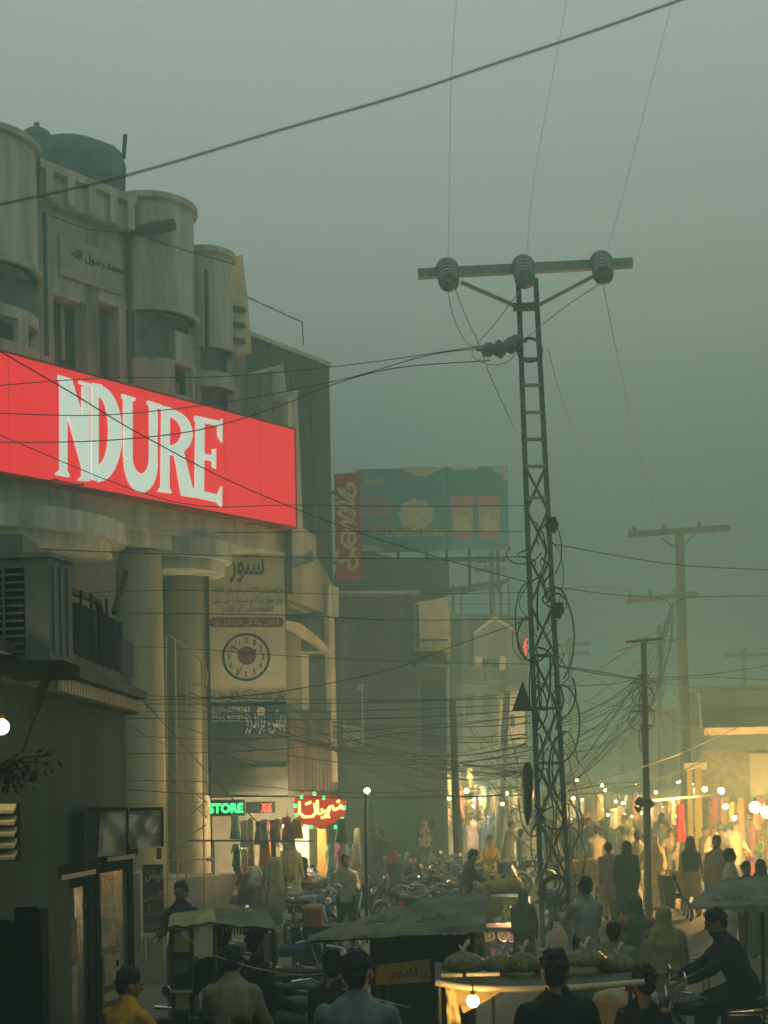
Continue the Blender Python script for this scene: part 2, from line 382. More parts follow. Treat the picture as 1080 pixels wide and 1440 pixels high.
# the sign
sg = thing('shop_sign', 'long backlit red sign box with big white serif letters NDURE', 'sign', (NF.o.x, NF.o.y, 8.7))
a0 = NF.pix(-60, 600, 0)[0]; zt = NF.pix(415, 605, 0)[1]; zb = NF.pix(417, 741, 0)[1]
REDL = mat('lit_red_acrylic', (.25, .008, .008), .4, .05, 2, bump=0, emit=(1, .022, .036), es=.98)
WHL = mat('lit_white_acrylic', (.7, .75, .7), .4, .04, 2, bump=0, emit=(.60, .78, .66), es=.86)
mb = MB(); NF.box(mb, a0, 0, zb, zt, 0, .32); obj('light_box', mb, REDL, sg, world=True)
mb = MB(); NF.box(mb, a0, .03, zt, zt+.04, -.02, .34); NF.box(mb, a0, .03, zb-.04, zb, -.02, .34); NF.box(mb, 0, .03, zb, zt, -.02, .34); obj('frame', mb, mat('red_frame', (.35, .03, .03), .5), sg, world=True)
for k in range(1, 8):
    mb = MB(); NF.box(mb, a0+(0-a0)*k/8-.006, a0+(0-a0)*k/8+.006, zb, zt, -.004, .0); obj('panel_seam', mb, mat('seam_red', (.2, .01, .01), .5, emit=(.8, .015, .025), es=.75), sg, world=True)
q = lambda pts: [(x/2.16, 450+y/2.16) for x, y in pts]
letters = {
 'N': [[(178, 166), (220, 179), (220, 188), (178, 180)], [(184, 178), (206, 184), (205, 458), (184, 456)], [(172, 464), (184, 456), (205, 458), (212, 470), (212, 477), (172, 470)],
       [(196, 172), (219, 180), (276, 372), (276, 470), (262, 486), (200, 262)], [(252, 200), (273, 206), (274, 480), (251, 478)], [(243, 184), (281, 194), (281, 203), (243, 192)], [(240, 484), (251, 474), (274, 478), (274, 489), (240, 487)]],
 'D': [[(280, 196), (300, 200), (300, 488), (280, 484)], [(284, 190), (312, 197), (312, 204), (284, 198)]],
 'U': [[(372, 224), (412, 236), (412, 246), (372, 235)], [(378, 236), (403, 244), (403, 425), (378, 418)], [(450, 244), (492, 257), (492, 268), (450, 256)], [(457, 258), (479, 265), (479, 440), (457, 440)]],
 'R': [[(494, 262), (517, 270), (515, 512), (491, 508)], [(486, 258), (520, 266), (520, 276), (486, 268)], [(483, 517), (491, 506), (515, 510), (522, 520), (522, 526), (483, 521)], [(530, 394), (556, 388), (588, 520), (594, 540), (554, 532)]],
 'E': [[(598, 300), (622, 308), (620, 536), (594, 530)], [(594, 290), (676, 308), (672, 322), (594, 306)], [(664, 316), (676, 300), (676, 372), (664, 352)], [(618, 404), (656, 414), (656, 430), (618, 422)], [(648, 392), (657, 390), (657, 452), (648, 446)], [(590, 512), (674, 534), (674, 556), (588, 536)], [(662, 534), (675, 504), (675, 570), (664, 556)]]}
def arcp(cx, cy, rx, ry, t0, t1, n=12, sh=0): return [(cx+rx*math.cos(R(t0+(t1-t0)*i/n)), cy+ry*math.sin(R(t0+(t1-t0)*i/n))+sh*rx*math.cos(R(t0+(t1-t0)*i/n))) for i in range(n+1)]
for li, (L_, polys) in enumerate(letters.items()):
    mb = MB()
    for k, pl in enumerate(polys): NF.poly(mb, q(pl), -.05-.0015*k, -.002)
    def band(outer, inner, k=9):
        for i in range(len(outer)-1): NF.poly(mb, q([outer[i], outer[i+1], inner[i+1], inner[i]]), -.05-.0013*k, -.002)
    if L_ == 'D': band(arcp(302, 346, 70, 146, -90, 90), arcp(298, 335, 36, 108, -90, 90))
    if L_ == 'U': band(arcp(430, 428, 50, 96, 0, 180, sh=.12), arcp(430, 420, 27, 46, 0, 180, sh=.12))
    if L_ == 'R': band(arcp(516, 340, 70, 70, -90, 90, sh=.1), arcp(514, 336, 42, 44, -90, 90, sh=.1))
    obj('letter', mb, WHL, sg, world=True)
for x, y in ((85, 682), (138, 695), (225, 712), (310, 727), (365, 741)):
    mb = MB(); a, z = NF.pix(x, y, 0); NF.box(mb, a-.35, a+.3, z-.02, z, -.32, -.3); NF.box(mb, a-.35, a-.31, z, z+.02, -.32, .1); NF.box(mb, a+.26, a+.3, z, z+.02, -.32, .1); obj('bracket', mb, STEEL, sg, world=True)

# ------------------------------------------------------------------ left foreground house
X0 = -2.68
lh = thing('corner_house', 'dark teal plastered house wall with heavy cornice at the left edge', 'building', (X0, 13, 0))
def lp(name, mb, m, parent=None, label=None): return obj(name, mb, m, parent or lh, label, world=True)
def LW(px, py):   # point of the wall plane seen at a pixel
    d = W(px, py, 1)-Vector((0, 0, H)); k = X0/d.x; return Vector((0, 0, H))+d*k
yc = LW(177, 1070).y
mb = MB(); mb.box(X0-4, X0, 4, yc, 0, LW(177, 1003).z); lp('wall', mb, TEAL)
zc = LW(190, 1008).z
mb = MB(); mb.box(X0, X0+.12, 8, yc+.12, zc, zc+.16); mb.box(X0, X0+.2, 8, yc+.2, zc+.16, zc+.24); cn = lp('cornice', mb, DARKC)
for k in range(34):
    y = 11.2+k*.115; mb = MB(); mb.box(X0+.125, X0+.16, y, y+.06, zc+.02, zc+.13); lp('dentil', mb, CREAM, cn)
mb = MB(); mb.box(X0-3, X0+.05, 4, yc+.1, zc+.24, zc+.4); lp('roof_slab', mb, DARKC)
# end block of the balcony
a = LW(190, 1005); mb = MB(); mb.box(X0-.5, X0+.06, yc-.5, yc+.22, zc+.4, zc+.75); lp('balcony_corner_block', mb, DARKC)
# balcony curtain: dark ribbed cloth on a bent rail
rail = [LW(74, 826), LW(95, 830), LW(120, 838), LW(138, 846), LW(142, 862)]
mb = MB(); mb.tube(rail, .035, 8); bl = thing('balcony_screen', 'dark ribbed screen hung on a bent rail above the cornice', 'balcony', (X0, 13, zc)); obj('rail', mb, RUST, bl, world=True)
mb = MB(); 
ya, yb = LW(74, 900).y, LW(166, 900).y
n = 60; top = []
for i in range(n+1):
    f = i/n; y = ya+(yb-ya)*f; zt_ = LW(74, 838).z+(LW(140, 862).z-LW(74, 838).z)*min(1, f/.72) - (0 if f < .72 else .0)
    x = X0+.03+.03*math.sin(i*2.1)+.02*math.sin(i*.9); top.append((x, y, zt_, zc+.38))
for p, r_ in zip(top, top[1:]): mb.hexa([(p[0], p[1], p[3]), (r_[0], r_[1], r_[3]), (r_[0]-.03, r_[1], r_[3]), (p[0]-.03, p[1], p[3])], [(p[0], p[1], p[2]), (r_[0], r_[1], r_[2]), (r_[0]-.03, r_[1], r_[2]), (p[0]-.03, p[1], p[2])])
obj('cloth_screen', mb, mat('dark_net_cloth', (.055, .05, .045), .95, .4, 9, streak=1), bl, world=True)
for f in (.1, .3, .42, .62):
    mb = MB(); i = int(f*n); mb.tube([(top[i][0]+.03, top[i][1], top[i][2]-.02), (top[i][0]+.03, top[i][1], top[i][2]+.12)], .014, 5); obj('rail_post', mb, RUST, bl, world=True)
mb = MB(); mb.bar(LW(146, 862)+Vector((.1, 0, 0)), LW(163, 806)+Vector((.1, 0, 0)), .05, .05); tag(obj('leaning_post', mb, RUST), 'dark metal post leaning out behind the balcony screen', 'post')
# AC unit on its shelf
ac = thing('air_conditioner', 'large box air conditioner unit with grille on a bracket above cornice', 'air conditioner', W(40, 930, 9.6))
p = ac.location; 
w_, h_, d_ = .62, .70, .34
M = Matrix.Translation(p) @ Matrix.Rotation(R(-14), 4, 'Z')
def acb(name, *b, m=None):
    q = MB(); q.box(*b); me = q.mesh(name); me.transform(Matrix.Rotation(R(-14), 4, 'Z')); return obj(name, me, m, ac)
ACP = mat('aged_white_plastic', (.21, .26, .24), .6, .2, 3)
acb('casing', -.62, .16, 0, d_, 0, h_, m=ACP); acb('grille_recess', -.58, -.02, -.006, 0, .05, h_-.05, m=BLACK)
for k in range(12):
    acb('grille_slat', -.58, -.02, -.03, -.004, .06+k*.052, .074+k*.052, m=ACP)
for x in (-.3, -.16): acb('grille_bar', x-.008, x+.008, -.034, -.03, .05, h_-.05, m=ACP)
acb('top_cover', -.64, .18, -.02, d_+.02, h_, h_+.03, m=ACP)
for k in range(3): acb('side_rib', .16, .175, .05+k*.1, .09+k*.1, .05, h_-.05, m=ACP)
mb = MB(); mb.box(p.x-.8, p.x+.25, p.y-.1, p.y+.45, p.z-.1, p.z-.002); mb.bar(p+Vector((.1, .1, -.1)), p+Vector((-.1, .1, -.6)), .05); tag(obj('shelf_bracket', mb, MBLK), 'dark shelf bracket carrying the air conditioner', 'bracket')
# box above the AC
mb = MB(); q0 = W(0, 790, 10.4); mb.box(q0.x-.3, q0.x+.17, q0.y, q0.y+.5, q0.z-.02, q0.z+.2); tag(obj('storage_box', mb, ACP), 'pale box behind the top of the air conditioner', 'box')
# metal panels over the doors
for (x0, x1, yy, bot, tilt) in ((118, 177, 12.9, 1206, .03), (180, 226, 13.4, 1194, -.02)):
    P_ = [W(x0, 1141, yy), W(x1, 1140, yy), W(x1, bot-4, yy-.12), W(x0+3, bot, yy-.12)]
    mb = MB(); n = 10; th = Vector((0, .02, 0)); vs = []
    for j in range(n+1):
        for i in range(n+1):
            u, v = i/n, j/n; q_ = (P_[0]*(1-u)+P_[1]*u)*(1-v)+(P_[3]*(1-u)+P_[2]*u)*v
            q_.y += .035*noise.noise(Vector((u*3+x0, v*2.5, .3)))+.012*math.sin(u*9+v*4+x0); vs.append(q_)
    N_ = (n+1)**2; fs = [(j*(n+1)+i, j*(n+1)+i+1, (j+1)*(n+1)+i+1, (j+1)*(n+1)+i) for j in range(n) for i in range(n)]
    mb.add(vs, fs, True); mb.add([v+th for v in vs], [f[::-1] for f in fs], True)
    lab = 'crumpled shiny sheet metal panel above the glass doors, left one' if x0 == 118 else 'crumpled shiny sheet metal panel above the doors, right one by the column'
    t = thing('metal_panel', lab, 'panel', P_[0], group='sheet metal panels'); obj('sheet', mb, SHEET, t, world=True)
    mb = MB(); mb.bar(P_[0]+Vector((-.03, -.03, .02)), P_[1]+Vector((.03, -.03, .02)), .03); mb.bar(P_[0]+Vector((-.02, -.03, 0)), P_[3]+Vector((-.02, -.03, 0)), .025); mb.bar(P_[1]+Vector((.02, -.03, 0)), P_[2]+Vector((.02, -.03, 0)), .025); obj('frame', mb, BLACK, t, world=True)
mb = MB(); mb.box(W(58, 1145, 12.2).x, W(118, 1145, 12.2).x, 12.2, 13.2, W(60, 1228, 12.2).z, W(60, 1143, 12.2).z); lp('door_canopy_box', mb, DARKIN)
# glass doors, two leaves, with frames
DG = mat('door_glass', (.15, .19, .17), .25, .5, 2.5, col2=(.02, .035, .032), spec=.4)
def door(x0, y0t, y1t, x1, yy0, yy1, label):
    A, B = W(x0, y0t, yy0), W(x1, y1t, yy1); t = thing('glass_door', label, 'door', (A.x, A.y, 0), group='shop doors of the dark house')
    d = Vector((B.x-A.x, B.y-A.y, 0)); zt_ = A.z
    def seg(name, u0, u1, z0, z1, off, m, th=.05):
        q = MB(); a = Vector((A.x, A.y, 0))+d*u0; b = Vector((A.x, A.y, 0))+d*u1; nn = Vector((d.y, -d.x, 0)).normalized()
        q.hexa([a+nn*off+Vector((0, 0, z0)), b+nn*off+Vector((0, 0, z0)), b+nn*(off-th)+Vector((0, 0, z0)), a+nn*(off-th)+Vector((0, 0, z0))],
               [a+nn*off+Vector((0, 0, z1)), b+nn*off+Vector((0, 0, z1)), b+nn*(off-th)+Vector((0, 0, z1)), a+nn*(off-th)+Vector((0, 0, z1))])
        return obj(name, q, m, t, world=True)
    seg('frame_post', 0, .1, 0, zt_, .02, MBLK); seg('frame_post', .9, 1, 0, zt_, .02, MBLK); seg('top_rail', .1, .9, zt_-.12, zt_, .02, MBLK)
    seg('shutter_box', .02, .98, zt_, zt_+.1, .08, MBLK, .1); seg('bright_trim', .12, .88, zt_-.02, zt_+.02, .09, CREAM, .01)
    seg('bottom_rail', .1, .9, 0, .25, .02, MBLK); seg('glass_pane', .1, .9, .25, zt_-.12, -.01, DG, .015)
    return seg, t
seg, t1 = door(65, 1236, 1224, 128, 11.6, 12.6, 'glass shop door with poster, nearer to the left edge')
seg('poster', .16, .6, .9, 1.45, .012, mat('faded_poster', (.42, .38, .3), .8, .5, 3)); seg('poster', .16, .62, 1.52, 1.85, .012, mat('faded_poster2', (.25, .26, .22), .8, .4, 4))
seg, t2 = door(132, 1210, 1202, 184, 12.8, 13.6, 'glass shop door with stickers below the right metal panel')
for u0, u1, z0, z1 in ((.14, .5, 1.5, 1.75), (.2, .62, 1.15, 1.42), (.16, .8, 1.0, 1.08), (.2, .42, .55, .9), (.15, .5, .3, .5)): seg('sticker', u0, u1, z0, z1, .012, mat('sticker_paper', (.42, .40, .33), .7, .3, 5))
seg('mark', .5, .58, 1.2, 1.26, .016, MBLK, .003); seg('mark', .5, .58, 1.3, 1.36, .016, MBLK, .003)
# wall vent
vt = thing('wall_vent', 'slatted wall vent with pale louvres at the left edge', 'vent', W(10, 1210, 9.6))
a = W(-30, 1212, 9.7); b = W(23, 1130, 9.7)
mb = MB(); mb.box(a.x, b.x, 9.7, 9.8, a.z, b.z); obj('vent_recess', mb, MBLK, vt, world=True)
for k in range(5):
    z = a.z+(b.z-a.z)*(k+.3)/5; mb = MB(); mb.hexa([(a.x, 9.62, z-.01), (b.x, 9.62, z-.01), (b.x, 9.7, z+.03), (a.x, 9.7, z+.03)], [(a.x, 9.62, z+.012), (b.x, 9.62, z+.012), (b.x, 9.7, z+.055), (a.x, 9.7, z+.055)]); obj('louvre', mb, CREAM, vt, world=True)
# dark gate posts below
for (x0, x1, yt) in ((0, 18, 1300), (24, 57, 1282)):
    a = W(x0-4, yt, 9); b = W(x1, yt, 9); mb = MB(); mb.box(a.x, b.x, 9, 9.2, 0, a.z); mb.box(a.x+.01, b.x-.01, 8.98, 9.0, a.z-.1, a.z+.03); mb.bar((a.x, 8.97, 1), (b.x, 8.97, 1), .02)
    tag(obj('shutter_panel', mb, MBLK), 'dark folded shutter panel at the left edge' + (', narrow and outermost' if x0 == 0 else ' beside the glass door'), 'shutter')
# leafy twig at left
t = thing('leafy_branch', 'dark leafy branch hanging in from the left edge', 'branch', W(-10, 1085, 8.6)); mb = MB()
ends = [W(78, 1060, 8.6), W(70, 1072, 8.5), W(58, 1090, 8.7), W(40, 1100, 8.5), W(20, 1105, 8.6), W(30, 1068, 8.4)]
for e in ends: mb.tube([t.location, (t.location+e)/2+Vector((0, 0, .03)), e], [.012, .008, .003], 5)
obj('twig', mb, RUST, t, world=True)
LEAF = mat('dark_leaf', (.03, .05, .025), .6, .3, 20); lm = MB(); lm.add([(0, 0, 0), (.012, .0, .02), (0, 0, .055), (-.012, 0, .02), (0, .006, .025)], [(0, 1, 4), (1, 2, 4), (2, 3, 4), (3, 0, 4), (0, 3, 2, 1)]); lme = lm.mesh('leaf'); lme.materials.append(LEAF)
for k in range(150):
    e = random.choice(ends); f = random.uniform(.25, 1); p = t.location.lerp(e, f)+Vector((random.uniform(-.03, .03), random.uniform(-.04, .04), random.uniform(-.05, .05)))
    o = bpy.data.objects.new('leaf', lme); COL.objects.link(o); o.parent = t; o.location = p-t.location; o.rotation_euler = (random.uniform(1.2, 3.6), random.uniform(-1, 1), random.uniform(0, 6)); s_ = random.uniform(.7, 1.3); o.scale = (s_, s_, s_)

# street canyon houses added out of frame to block skylight and darken the ground
for (x0, x1, y0, y1, h_, lab) in ((10.5, 18, 2, 14, 9.5, 'unseen house added on the right beside the camera to shade the street'), (10.2, 18, 14.5, 28, 10.5, 'unseen house added on the right before the corner shop to shade the street'), (-9, 9, -14, -6, 10, 'wide unseen house added behind the camera to shade the street'), (-12, -7.2, -5, 17, 10, 'taller unseen house added behind the dark corner house to shade the street')):
    t = thing('added_shade_house', lab, 'building', ((x0+x1)/2, (y0+y1)/2, 0)); mb = MB(); mb.box(x0, x1, y0, y1, 0, h_); obj('wall', mb, PLAST, t, world=True)
    mb = MB(); mb.box(x0-.1, x1+.1, y0-.1, y1+.1, h_, h_+.25); obj('parapet', mb, CONC, t, world=True)
    if x0 > 0:
        for k in range(4):
            for z in (3.6, 6.6): mb = MB(); yy = y0+1.5+k*(y1-y0-3)/3.6; mb.box(x0-.04, x0+.02, yy, yy+1.1, z, z+1.4); obj('window', mb, DARKIN, t, world=True)
# ------------------------------------------------------------------ clock-poster shop between columns and balcony house
def fr(Y, ang=0.0, px=400): 
    o = W(px, 1095, Y); return Pl((o.x, o.y, 0), ang)
BF = fr(32.2, R(6), 345)
bh = thing('poster_shop', 'narrow shop building carrying the wall clock poster and blue signboard', 'building', BF.o)
def pw(th, pl, name, m, x0, y0, x1, y1, w0, w1, parent=None, label=None):
    mb = MB(); pl.pbox(mb, x0, y0, x1, y1, w0, w1); return obj(name, mb, m, parent or th, label, world=True)
pw(bh, BF, 'front_wall', DARKC, 286, 728, 405, 1118, .1, 6)
a0, _ = BF.pix(296, 1200, .1); a1, _ = BF.pix(420, 1200, .1); 
mb = MB(); BF.box(mb, a0-.8, a0-.1, 0, 2.6, .1, 6); obj('side_wall', mb, PLAST, bh, world=True)
mb = MB(); BF.box(mb, a0, a1+.5, 0, 2.6, 3.0, 3.2); obj('back_wall', mb, mat('bright_plaster', (.62, .6, .5), .8, .15, 2), bh, world=True)
mb = MB(); BF.box(mb, a0, a1+.5, 0, .12, -.2, 3.0); obj('shop_floor', mb, CREAM, bh, world=True)
# recessed dark shutters above the shop
for k in range(14):
    y = 1038+k*5.4; pw(bh, BF, 'shutter_slat', mat('brown_slat', (.07, .06, .045), .7, .4, 3), 297, y, 404, y+4.2, .04, .1)
for x in (320, 352, 384): pw(bh, BF, 'shutter_post', RUST, x, 1036, x+3, 1114, .0, .05)
pw(bh, BF, 'shutter_rail', mat('brown_slat2', (.10, .085, .05), .7, .4, 3), 297, 1080, 404, 1088, -.02, .04)
pst = thing('clock_poster', 'tall cream poster with a round wall clock and Urdu lettering', 'poster', BF.P(0, 4))
PC = mat('poster_vinyl', (.66, .58, .38), .6, .12, 1.5)
PX = lambda n_, m, x0, y0, x1, y1, w: pw(pst, BF, n_, m, x0, y0, x1, y1, w, w+.008)
pw(pst, BF, 'vinyl_sheet', PC, 290, 735, 403, 986, .05, .09)
INK = mat('poster_ink', (.10, .09, .07), .7); INKR = mat('poster_red', (.26, .06, .045), .7); INKG = mat('clock_ring', (.05, .07, .08), .6)
place_text(BF, urdu('سٹور'), 322, 775, 372, 820, .049, INK, pst, .02)
place_text(BF, urdu('الفیصل کلاک'), 318, 742, 396, 756, .049, INK, pst)
for y, tx in ((828, 'ہر قسم کی گھڑیاں اور وال کلاک'), (842, 'ہول سیل ریٹ پر دستیاب ہیں یہاں'), (854, 'تشریف لائیں اور فائدہ')): place_text(BF, urdu(tx), 300+(14 if y == 854 else 0), y-3, 398-(14 if y == 854 else 0), y+8, .049, INK, pst)
mb = MB(); c = [(300+6*math.cos(t)-0, 875+7*math.sin(t)) for t in [math.pi/2+math.pi*i/8 for i in range(9)]]+[(394+5*math.cos(t), 875+7*math.sin(t)) for t in [-math.pi/2+math.pi*i/8 for i in range(9)]]
BF.poly(mb, c, .045, .0495); strip = obj('red_strip', mb, INKR, pst, world=True)
place_text(BF, urdu('شادی بیاہ کی خریداری پر'), 302, 870, 393, 881, .044, CREAM, strip, .012)
def disc(cx, cy, r_, w, m, name, par, rin=0, n=36):
    mb = MB(); pts = [(cx+r_*math.cos(2*math.pi*i/n), cy+r_*math.sin(2*math.pi*i/n)) for i in range(n)]
    if not rin: BF.poly(mb, pts, w, w+.004)
    else:
        for i in range(n):
            t0, t1 = 2*math.pi*i/n, 2*math.pi*(i+1)/n
            BF.poly(mb, [(cx+r_*math.cos(t0), cy+r_*math.sin(t0)), (cx+r_*math.cos(t1), cy+r_*math.sin(t1)), (cx+rin*math.cos(t1), cy+rin*math.sin(t1)), (cx+rin*math.cos(t0), cy+rin*math.sin(t0))], w, w+.004)
    return obj(name, mb, m, par, world=True)
clk = disc(346, 924, 34, .045, INKG, 'clock_ring', pst, 30.5)
disc(347, 922, 13, .045, INKR, 'clock_centre', clk)
for h_ in range(1, 13):
    t = R(h_*30-90); x, y = 346+24*math.cos(t), 924+24*math.sin(t); place_text(BF, str(h_), x-(3.5 if h_ > 9 else 1.8), y-3.8, x+(3.5 if h_ > 9 else 1.8), y+3.8, .044, INK if h_ not in (6,) else INKR, clk)
for (x, y, wd) in ((327, 909, .035), (360, 914, .06), (334, 951, .015)):
    mb = MB(); ribbon(BF, [(347, 923), (x, y)], wd, .040, .044, mb); obj('clock_hand', mb, INK, clk, world=True)
disc(352, 978, 9, .044, INK, 'round_badge', pst, 8)
place_text(BF, urdu('بالکل مفت'), 298, 972, 338, 988, .043, INK, pst, .015)
place_text(BF, urdu('وال کلاک'), 362, 974, 400, 986, .043, INK, pst, .015)
bs = thing('blue_signboard', 'navy blue signboard with two phone numbers below the clock poster', 'sign', BF.P(0, 4.2))
NAVY = mat('navy_board', (.015, .04, .075), .6, .2, 2); LET = mat('pale_lettering', (.50, .48, .38), .6, bump=0)
pw(bs, BF, 'board', NAVY, 294, 992, 404, 1034, -.04, .03)
pw(bs, BF, 'board_frame', STEEL, 293, 1033, 405, 1035, -.05, .03)
place_text(BF, '0300-5058261', 297, 994, 351, 1003, -.041, LET, bs, .03)
place_text(BF, '0346-3359341', 297, 1006, 351, 1015, -.041, LET, bs, .03)
place_text(BF, urdu('بھٹی برادرز'), 344, 994, 402, 1032, -.041, LET, bs, .015)
disc(367, 1000, 6, -.045, LET, 'round_badge', bs)
place_text(BF, urdu('گھڑیاں کلاک'), 298, 1019, 340, 1028, -.041, NAVY if 0 else mat('dim_lettering', (.06, .10, .12), .6), bs)
# long dark pole at the column
mb = MB(); mb.tube([W(290, 768, 31.2), W(296, 1120, 31.2)], .045, 8); tag(obj('iron_pole', mb, BLACK), 'thin black iron pole beside the clock poster and the right column', 'pole')
mb = MB(); mb.box(*[v for v in (W(403, 745, 32.2).x, W(410, 745, 32.2).x)], 32.1, 32.3, W(400, 835, 32.2).z, W(400, 742, 32.2).z); tag(obj('duct', mb, DARKC), 'dark vertical duct between clock poster and pale gable', 'duct')
# neon signs
def neon(name, label, x0, y0, x1, y1, pl, w):
    return thing(name, label, 'neon sign', pl.P(*pl.pix((x0+x1)/2, y1, w), w))
NG = mat('neon_green', (.02, .5, .08), emit=(.05, 1, .22), es=3.2); NR = mat('neon_red', (.5, .02, .02), emit=(1, .10, .06), es=3.0); NO = mat('neon_orange', (.5, .2, .02), emit=(1, .50, .10), es=7); NRB = mat('neon_red_back', (.35, .015, .01), emit=(1, .05, .02), es=.55)
t = neon('store_sign', 'green glowing STORE sign above the clothes shop', 292, 1124, 344, 1148, BF, -.5)
pw(t, BF, 'backing', BLACK, 290, 1125, 345, 1147, -.5, -.44); place_text(BF, 'STORE', 293, 1130, 342, 1143, -.503, NG, t, .04)
t = neon('red_cross_sign', 'small red glowing crossed symbol beside the green STORE sign', 345, 1128, 387, 1142, BF, -.5)
pw(t, BF, 'backing', BLACK, 345.5, 1128, 387, 1143, -.5, -.44)
mb = MB()
for pts in ([(368, 1130), (375, 1136), (382, 1141)], [(382, 1130), (375, 1136), (368, 1141)], [(369, 1136), (372, 1131), (378, 1131), (381, 1136)], [(369, 1137), (373, 1141), (378, 1141), (381, 1137)]): ribbon(BF, pts, .02, -.52, -.505, mb)
obj('red_tube', mb, NR, t, world=True)
NN = fr(31.4, R(-4), 450)
t = neon('cloth_shop_neon', 'big red orange glowing Urdu neon sign edged with green lights', 414, 1118, 486, 1166, NN, 0)
mb = MB(); NN.poly(mb, [(415, 1122), (440, 1116), (468, 1120), (487, 1126), (484, 1150), (455, 1164), (420, 1158), (413, 1140)], 0, .06); obj('backing', mb, NRB, t, world=True)
for pts in ([(421, 1128), (421, 1143), (428, 1149), (440, 1148), (444, 1142), (442, 1130)], [(430, 1131), (437, 1128)], [(446, 1126), (447, 1144), (452, 1144)], [(452, 1138), (455, 1142), (461, 1139), (464, 1134), (460, 1148), (452, 1150)], [(467, 1133), (470, 1139), (477, 1136), (479, 1132), (483, 1138)], [(474, 1128), (477, 1126)], [(457, 1146), (463, 1149)]):
    mb = MB(); ribbon(NN, pts, .05, -.03, -.002, mb); obj('neon_stroke', mb, NO, t, world=True)
for x, y in ((424, 1121), (455, 1122), (417, 1146), (420, 1159), (437, 1163), (472, 1163), (481, 1152), (484, 1136), (415, 1133), (442, 1116)):
    mb = MB(); NN.poly(mb, [(x-2, y-2.5), (x+2, y-2.5), (x+2, y+2.5), (x-2, y+2.5)], -.05, -.02); obj('green_light', mb, NG, t, world=True)
pw(t, NN, 'hanger', STEEL, 454, 1085, 455.5, 1118, 0, .03)

# ------------------------------------------------------------------ balcony house (between poster shop and brick block)
EF = fr(33.5, R(52), 402)
eh = thing('balcony_house', 'pale gabled house with sloping balcony parapets beside the clock poster', 'building', EF.o)
def ep(name, m, pts, w0, w1, parent=None):
    mb = MB(); EF.poly(mb, pts, w0, w1); return obj(name, mb, m, parent or eh, world=True)
ep('gable_wall', CONC, [(405, 560), (418, 548), (424, 700), (426, 742), (444, 754), (446, 860), (405, 850)], .25, 2.5)
ep('upper_fin', CONC, [(383, 520), (398, 512), (404, 560), (405, 740), (385, 740)], .8, 2.5)
ep('parapet', PLAST, [(404, 800), (443, 790), (474, 830), (474, 868), (462, 864), (404, 842)], .0, .22)
ep('parapet_end', CONC, [(462, 822), (476, 826), (476, 868), (462, 866)], -.1, .3)
for k in range(11):
    x = 440+k*2.2; y = 775+k*3.7; ep('finial', CONC, [(x, y), (x+1.3, y), (x+1.5, y+26), (x, y+26)], .1, .2)
ep('small_window', mat('dull_tile', (.12, .14, .12), .6), [(429, 806), (440, 810), (440, 824), (429, 820)], .2, .252)
ep('arch_beam', CREAM, [(402, 872), (422, 876), (448, 896), (464, 914), (464, 919), (444, 904), (420, 888), (402, 882)], -.1, .1)
ep('corner_post', CREAM, [(463, 868), (470, 868), (475, 1100), (469, 1100)], -.12, .05)
ep('side_wall', PLAST, [(402, 882), (423, 886), (425, 1000), (402, 1000)], .3, 1.2)
ep('bright_pier', mat('pale_pier', (.75, .70, .5), .7, .1), [(423, 920), (434, 921), (435, 998), (424, 998)], .8, 1.0)
ep('deep_wall', DARKC, [(423, 870), (500, 880), (505, 1010), (423, 1010)], 1.6, 1.9)
ep('lintel', CREAM, [(424, 916), (463, 916), (463, 919), (424, 919)], .0, .1)
ep('balcony_floor', DARKC, [(402, 998), (476, 1000), (476, 1012), (402, 1010)], -.1, 1.5)
BRN = mat('streaked_brown_cladding', (.20, .13, .085), .9, .45, 3, streak=1)
for k in range(13):
    x = 408+k*5.2; ep('cladding_board', BRN, [(x, 1012+(k % 3)), (x+4.7, 1012+(k % 2)*2), (x+5.2, 1112+(k % 4)), (x+.4, 1110)], -.05-.012*(k % 3), .1)
ep('shop_jamb', CREAM, [(446, 1165), (460, 1165), (461, 1268), (447, 1268)], .0, .3)
ep('lower_wall', mat('bright_plaster', (0, 0, 0)), [(405, 1112), (446, 1112), (447, 1270), (405, 1285)], 1.4, 1.6)

# ------------------------------------------------------------------ tall dark block behind
A = W(355, 700, 36); B = W(466, 700, 38.8); DB = Pl((A.x, A.y, 0), math.atan2(B.y-A.y, B.x-A.x))
db = thing('dark_block', 'tall blank dark building with flat parapet rising behind the red sign', 'building', A.xy.to_3d())
zt = W(355, 472, 36).z; L_ = (B-A).xy.length
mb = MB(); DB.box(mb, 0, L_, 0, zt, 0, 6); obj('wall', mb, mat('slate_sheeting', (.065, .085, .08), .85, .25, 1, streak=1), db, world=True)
mb = MB(); DB.box(mb, -.05, L_+.05, zt, zt+.1, -.06, .3); obj('parapet_cap', mb, CONC, db, world=True)
for k in range(1, 4):
    mb = MB(); DB.box(mb, L_*k/4-.02, L_*k/4+.02, 0, zt, -.03, 0); obj('sheet_seam', mb, DARKC, db, world=True)
mb = MB(); DB.box(mb, -1.0, -.1, 5, W(340, 500, 35).z, -.4, 4); obj('lift_shaft', mb, DARKC, db, world=True)
mb = MB(); mb.tube([W(320, 405, 34), W(425, 453, 35)], .022, 6); tag(obj('roof_rod', mb, WIREF), 'thin rod sticking out over the roof towards the dark block', 'rod')
mb = MB(); mb.tube([W(425, 453, 35), W(427, 486, 35)], .012, 4); tag(obj('rod_wire', mb, STEEL), 'short wire hanging from the end of the roof rod', 'wire')

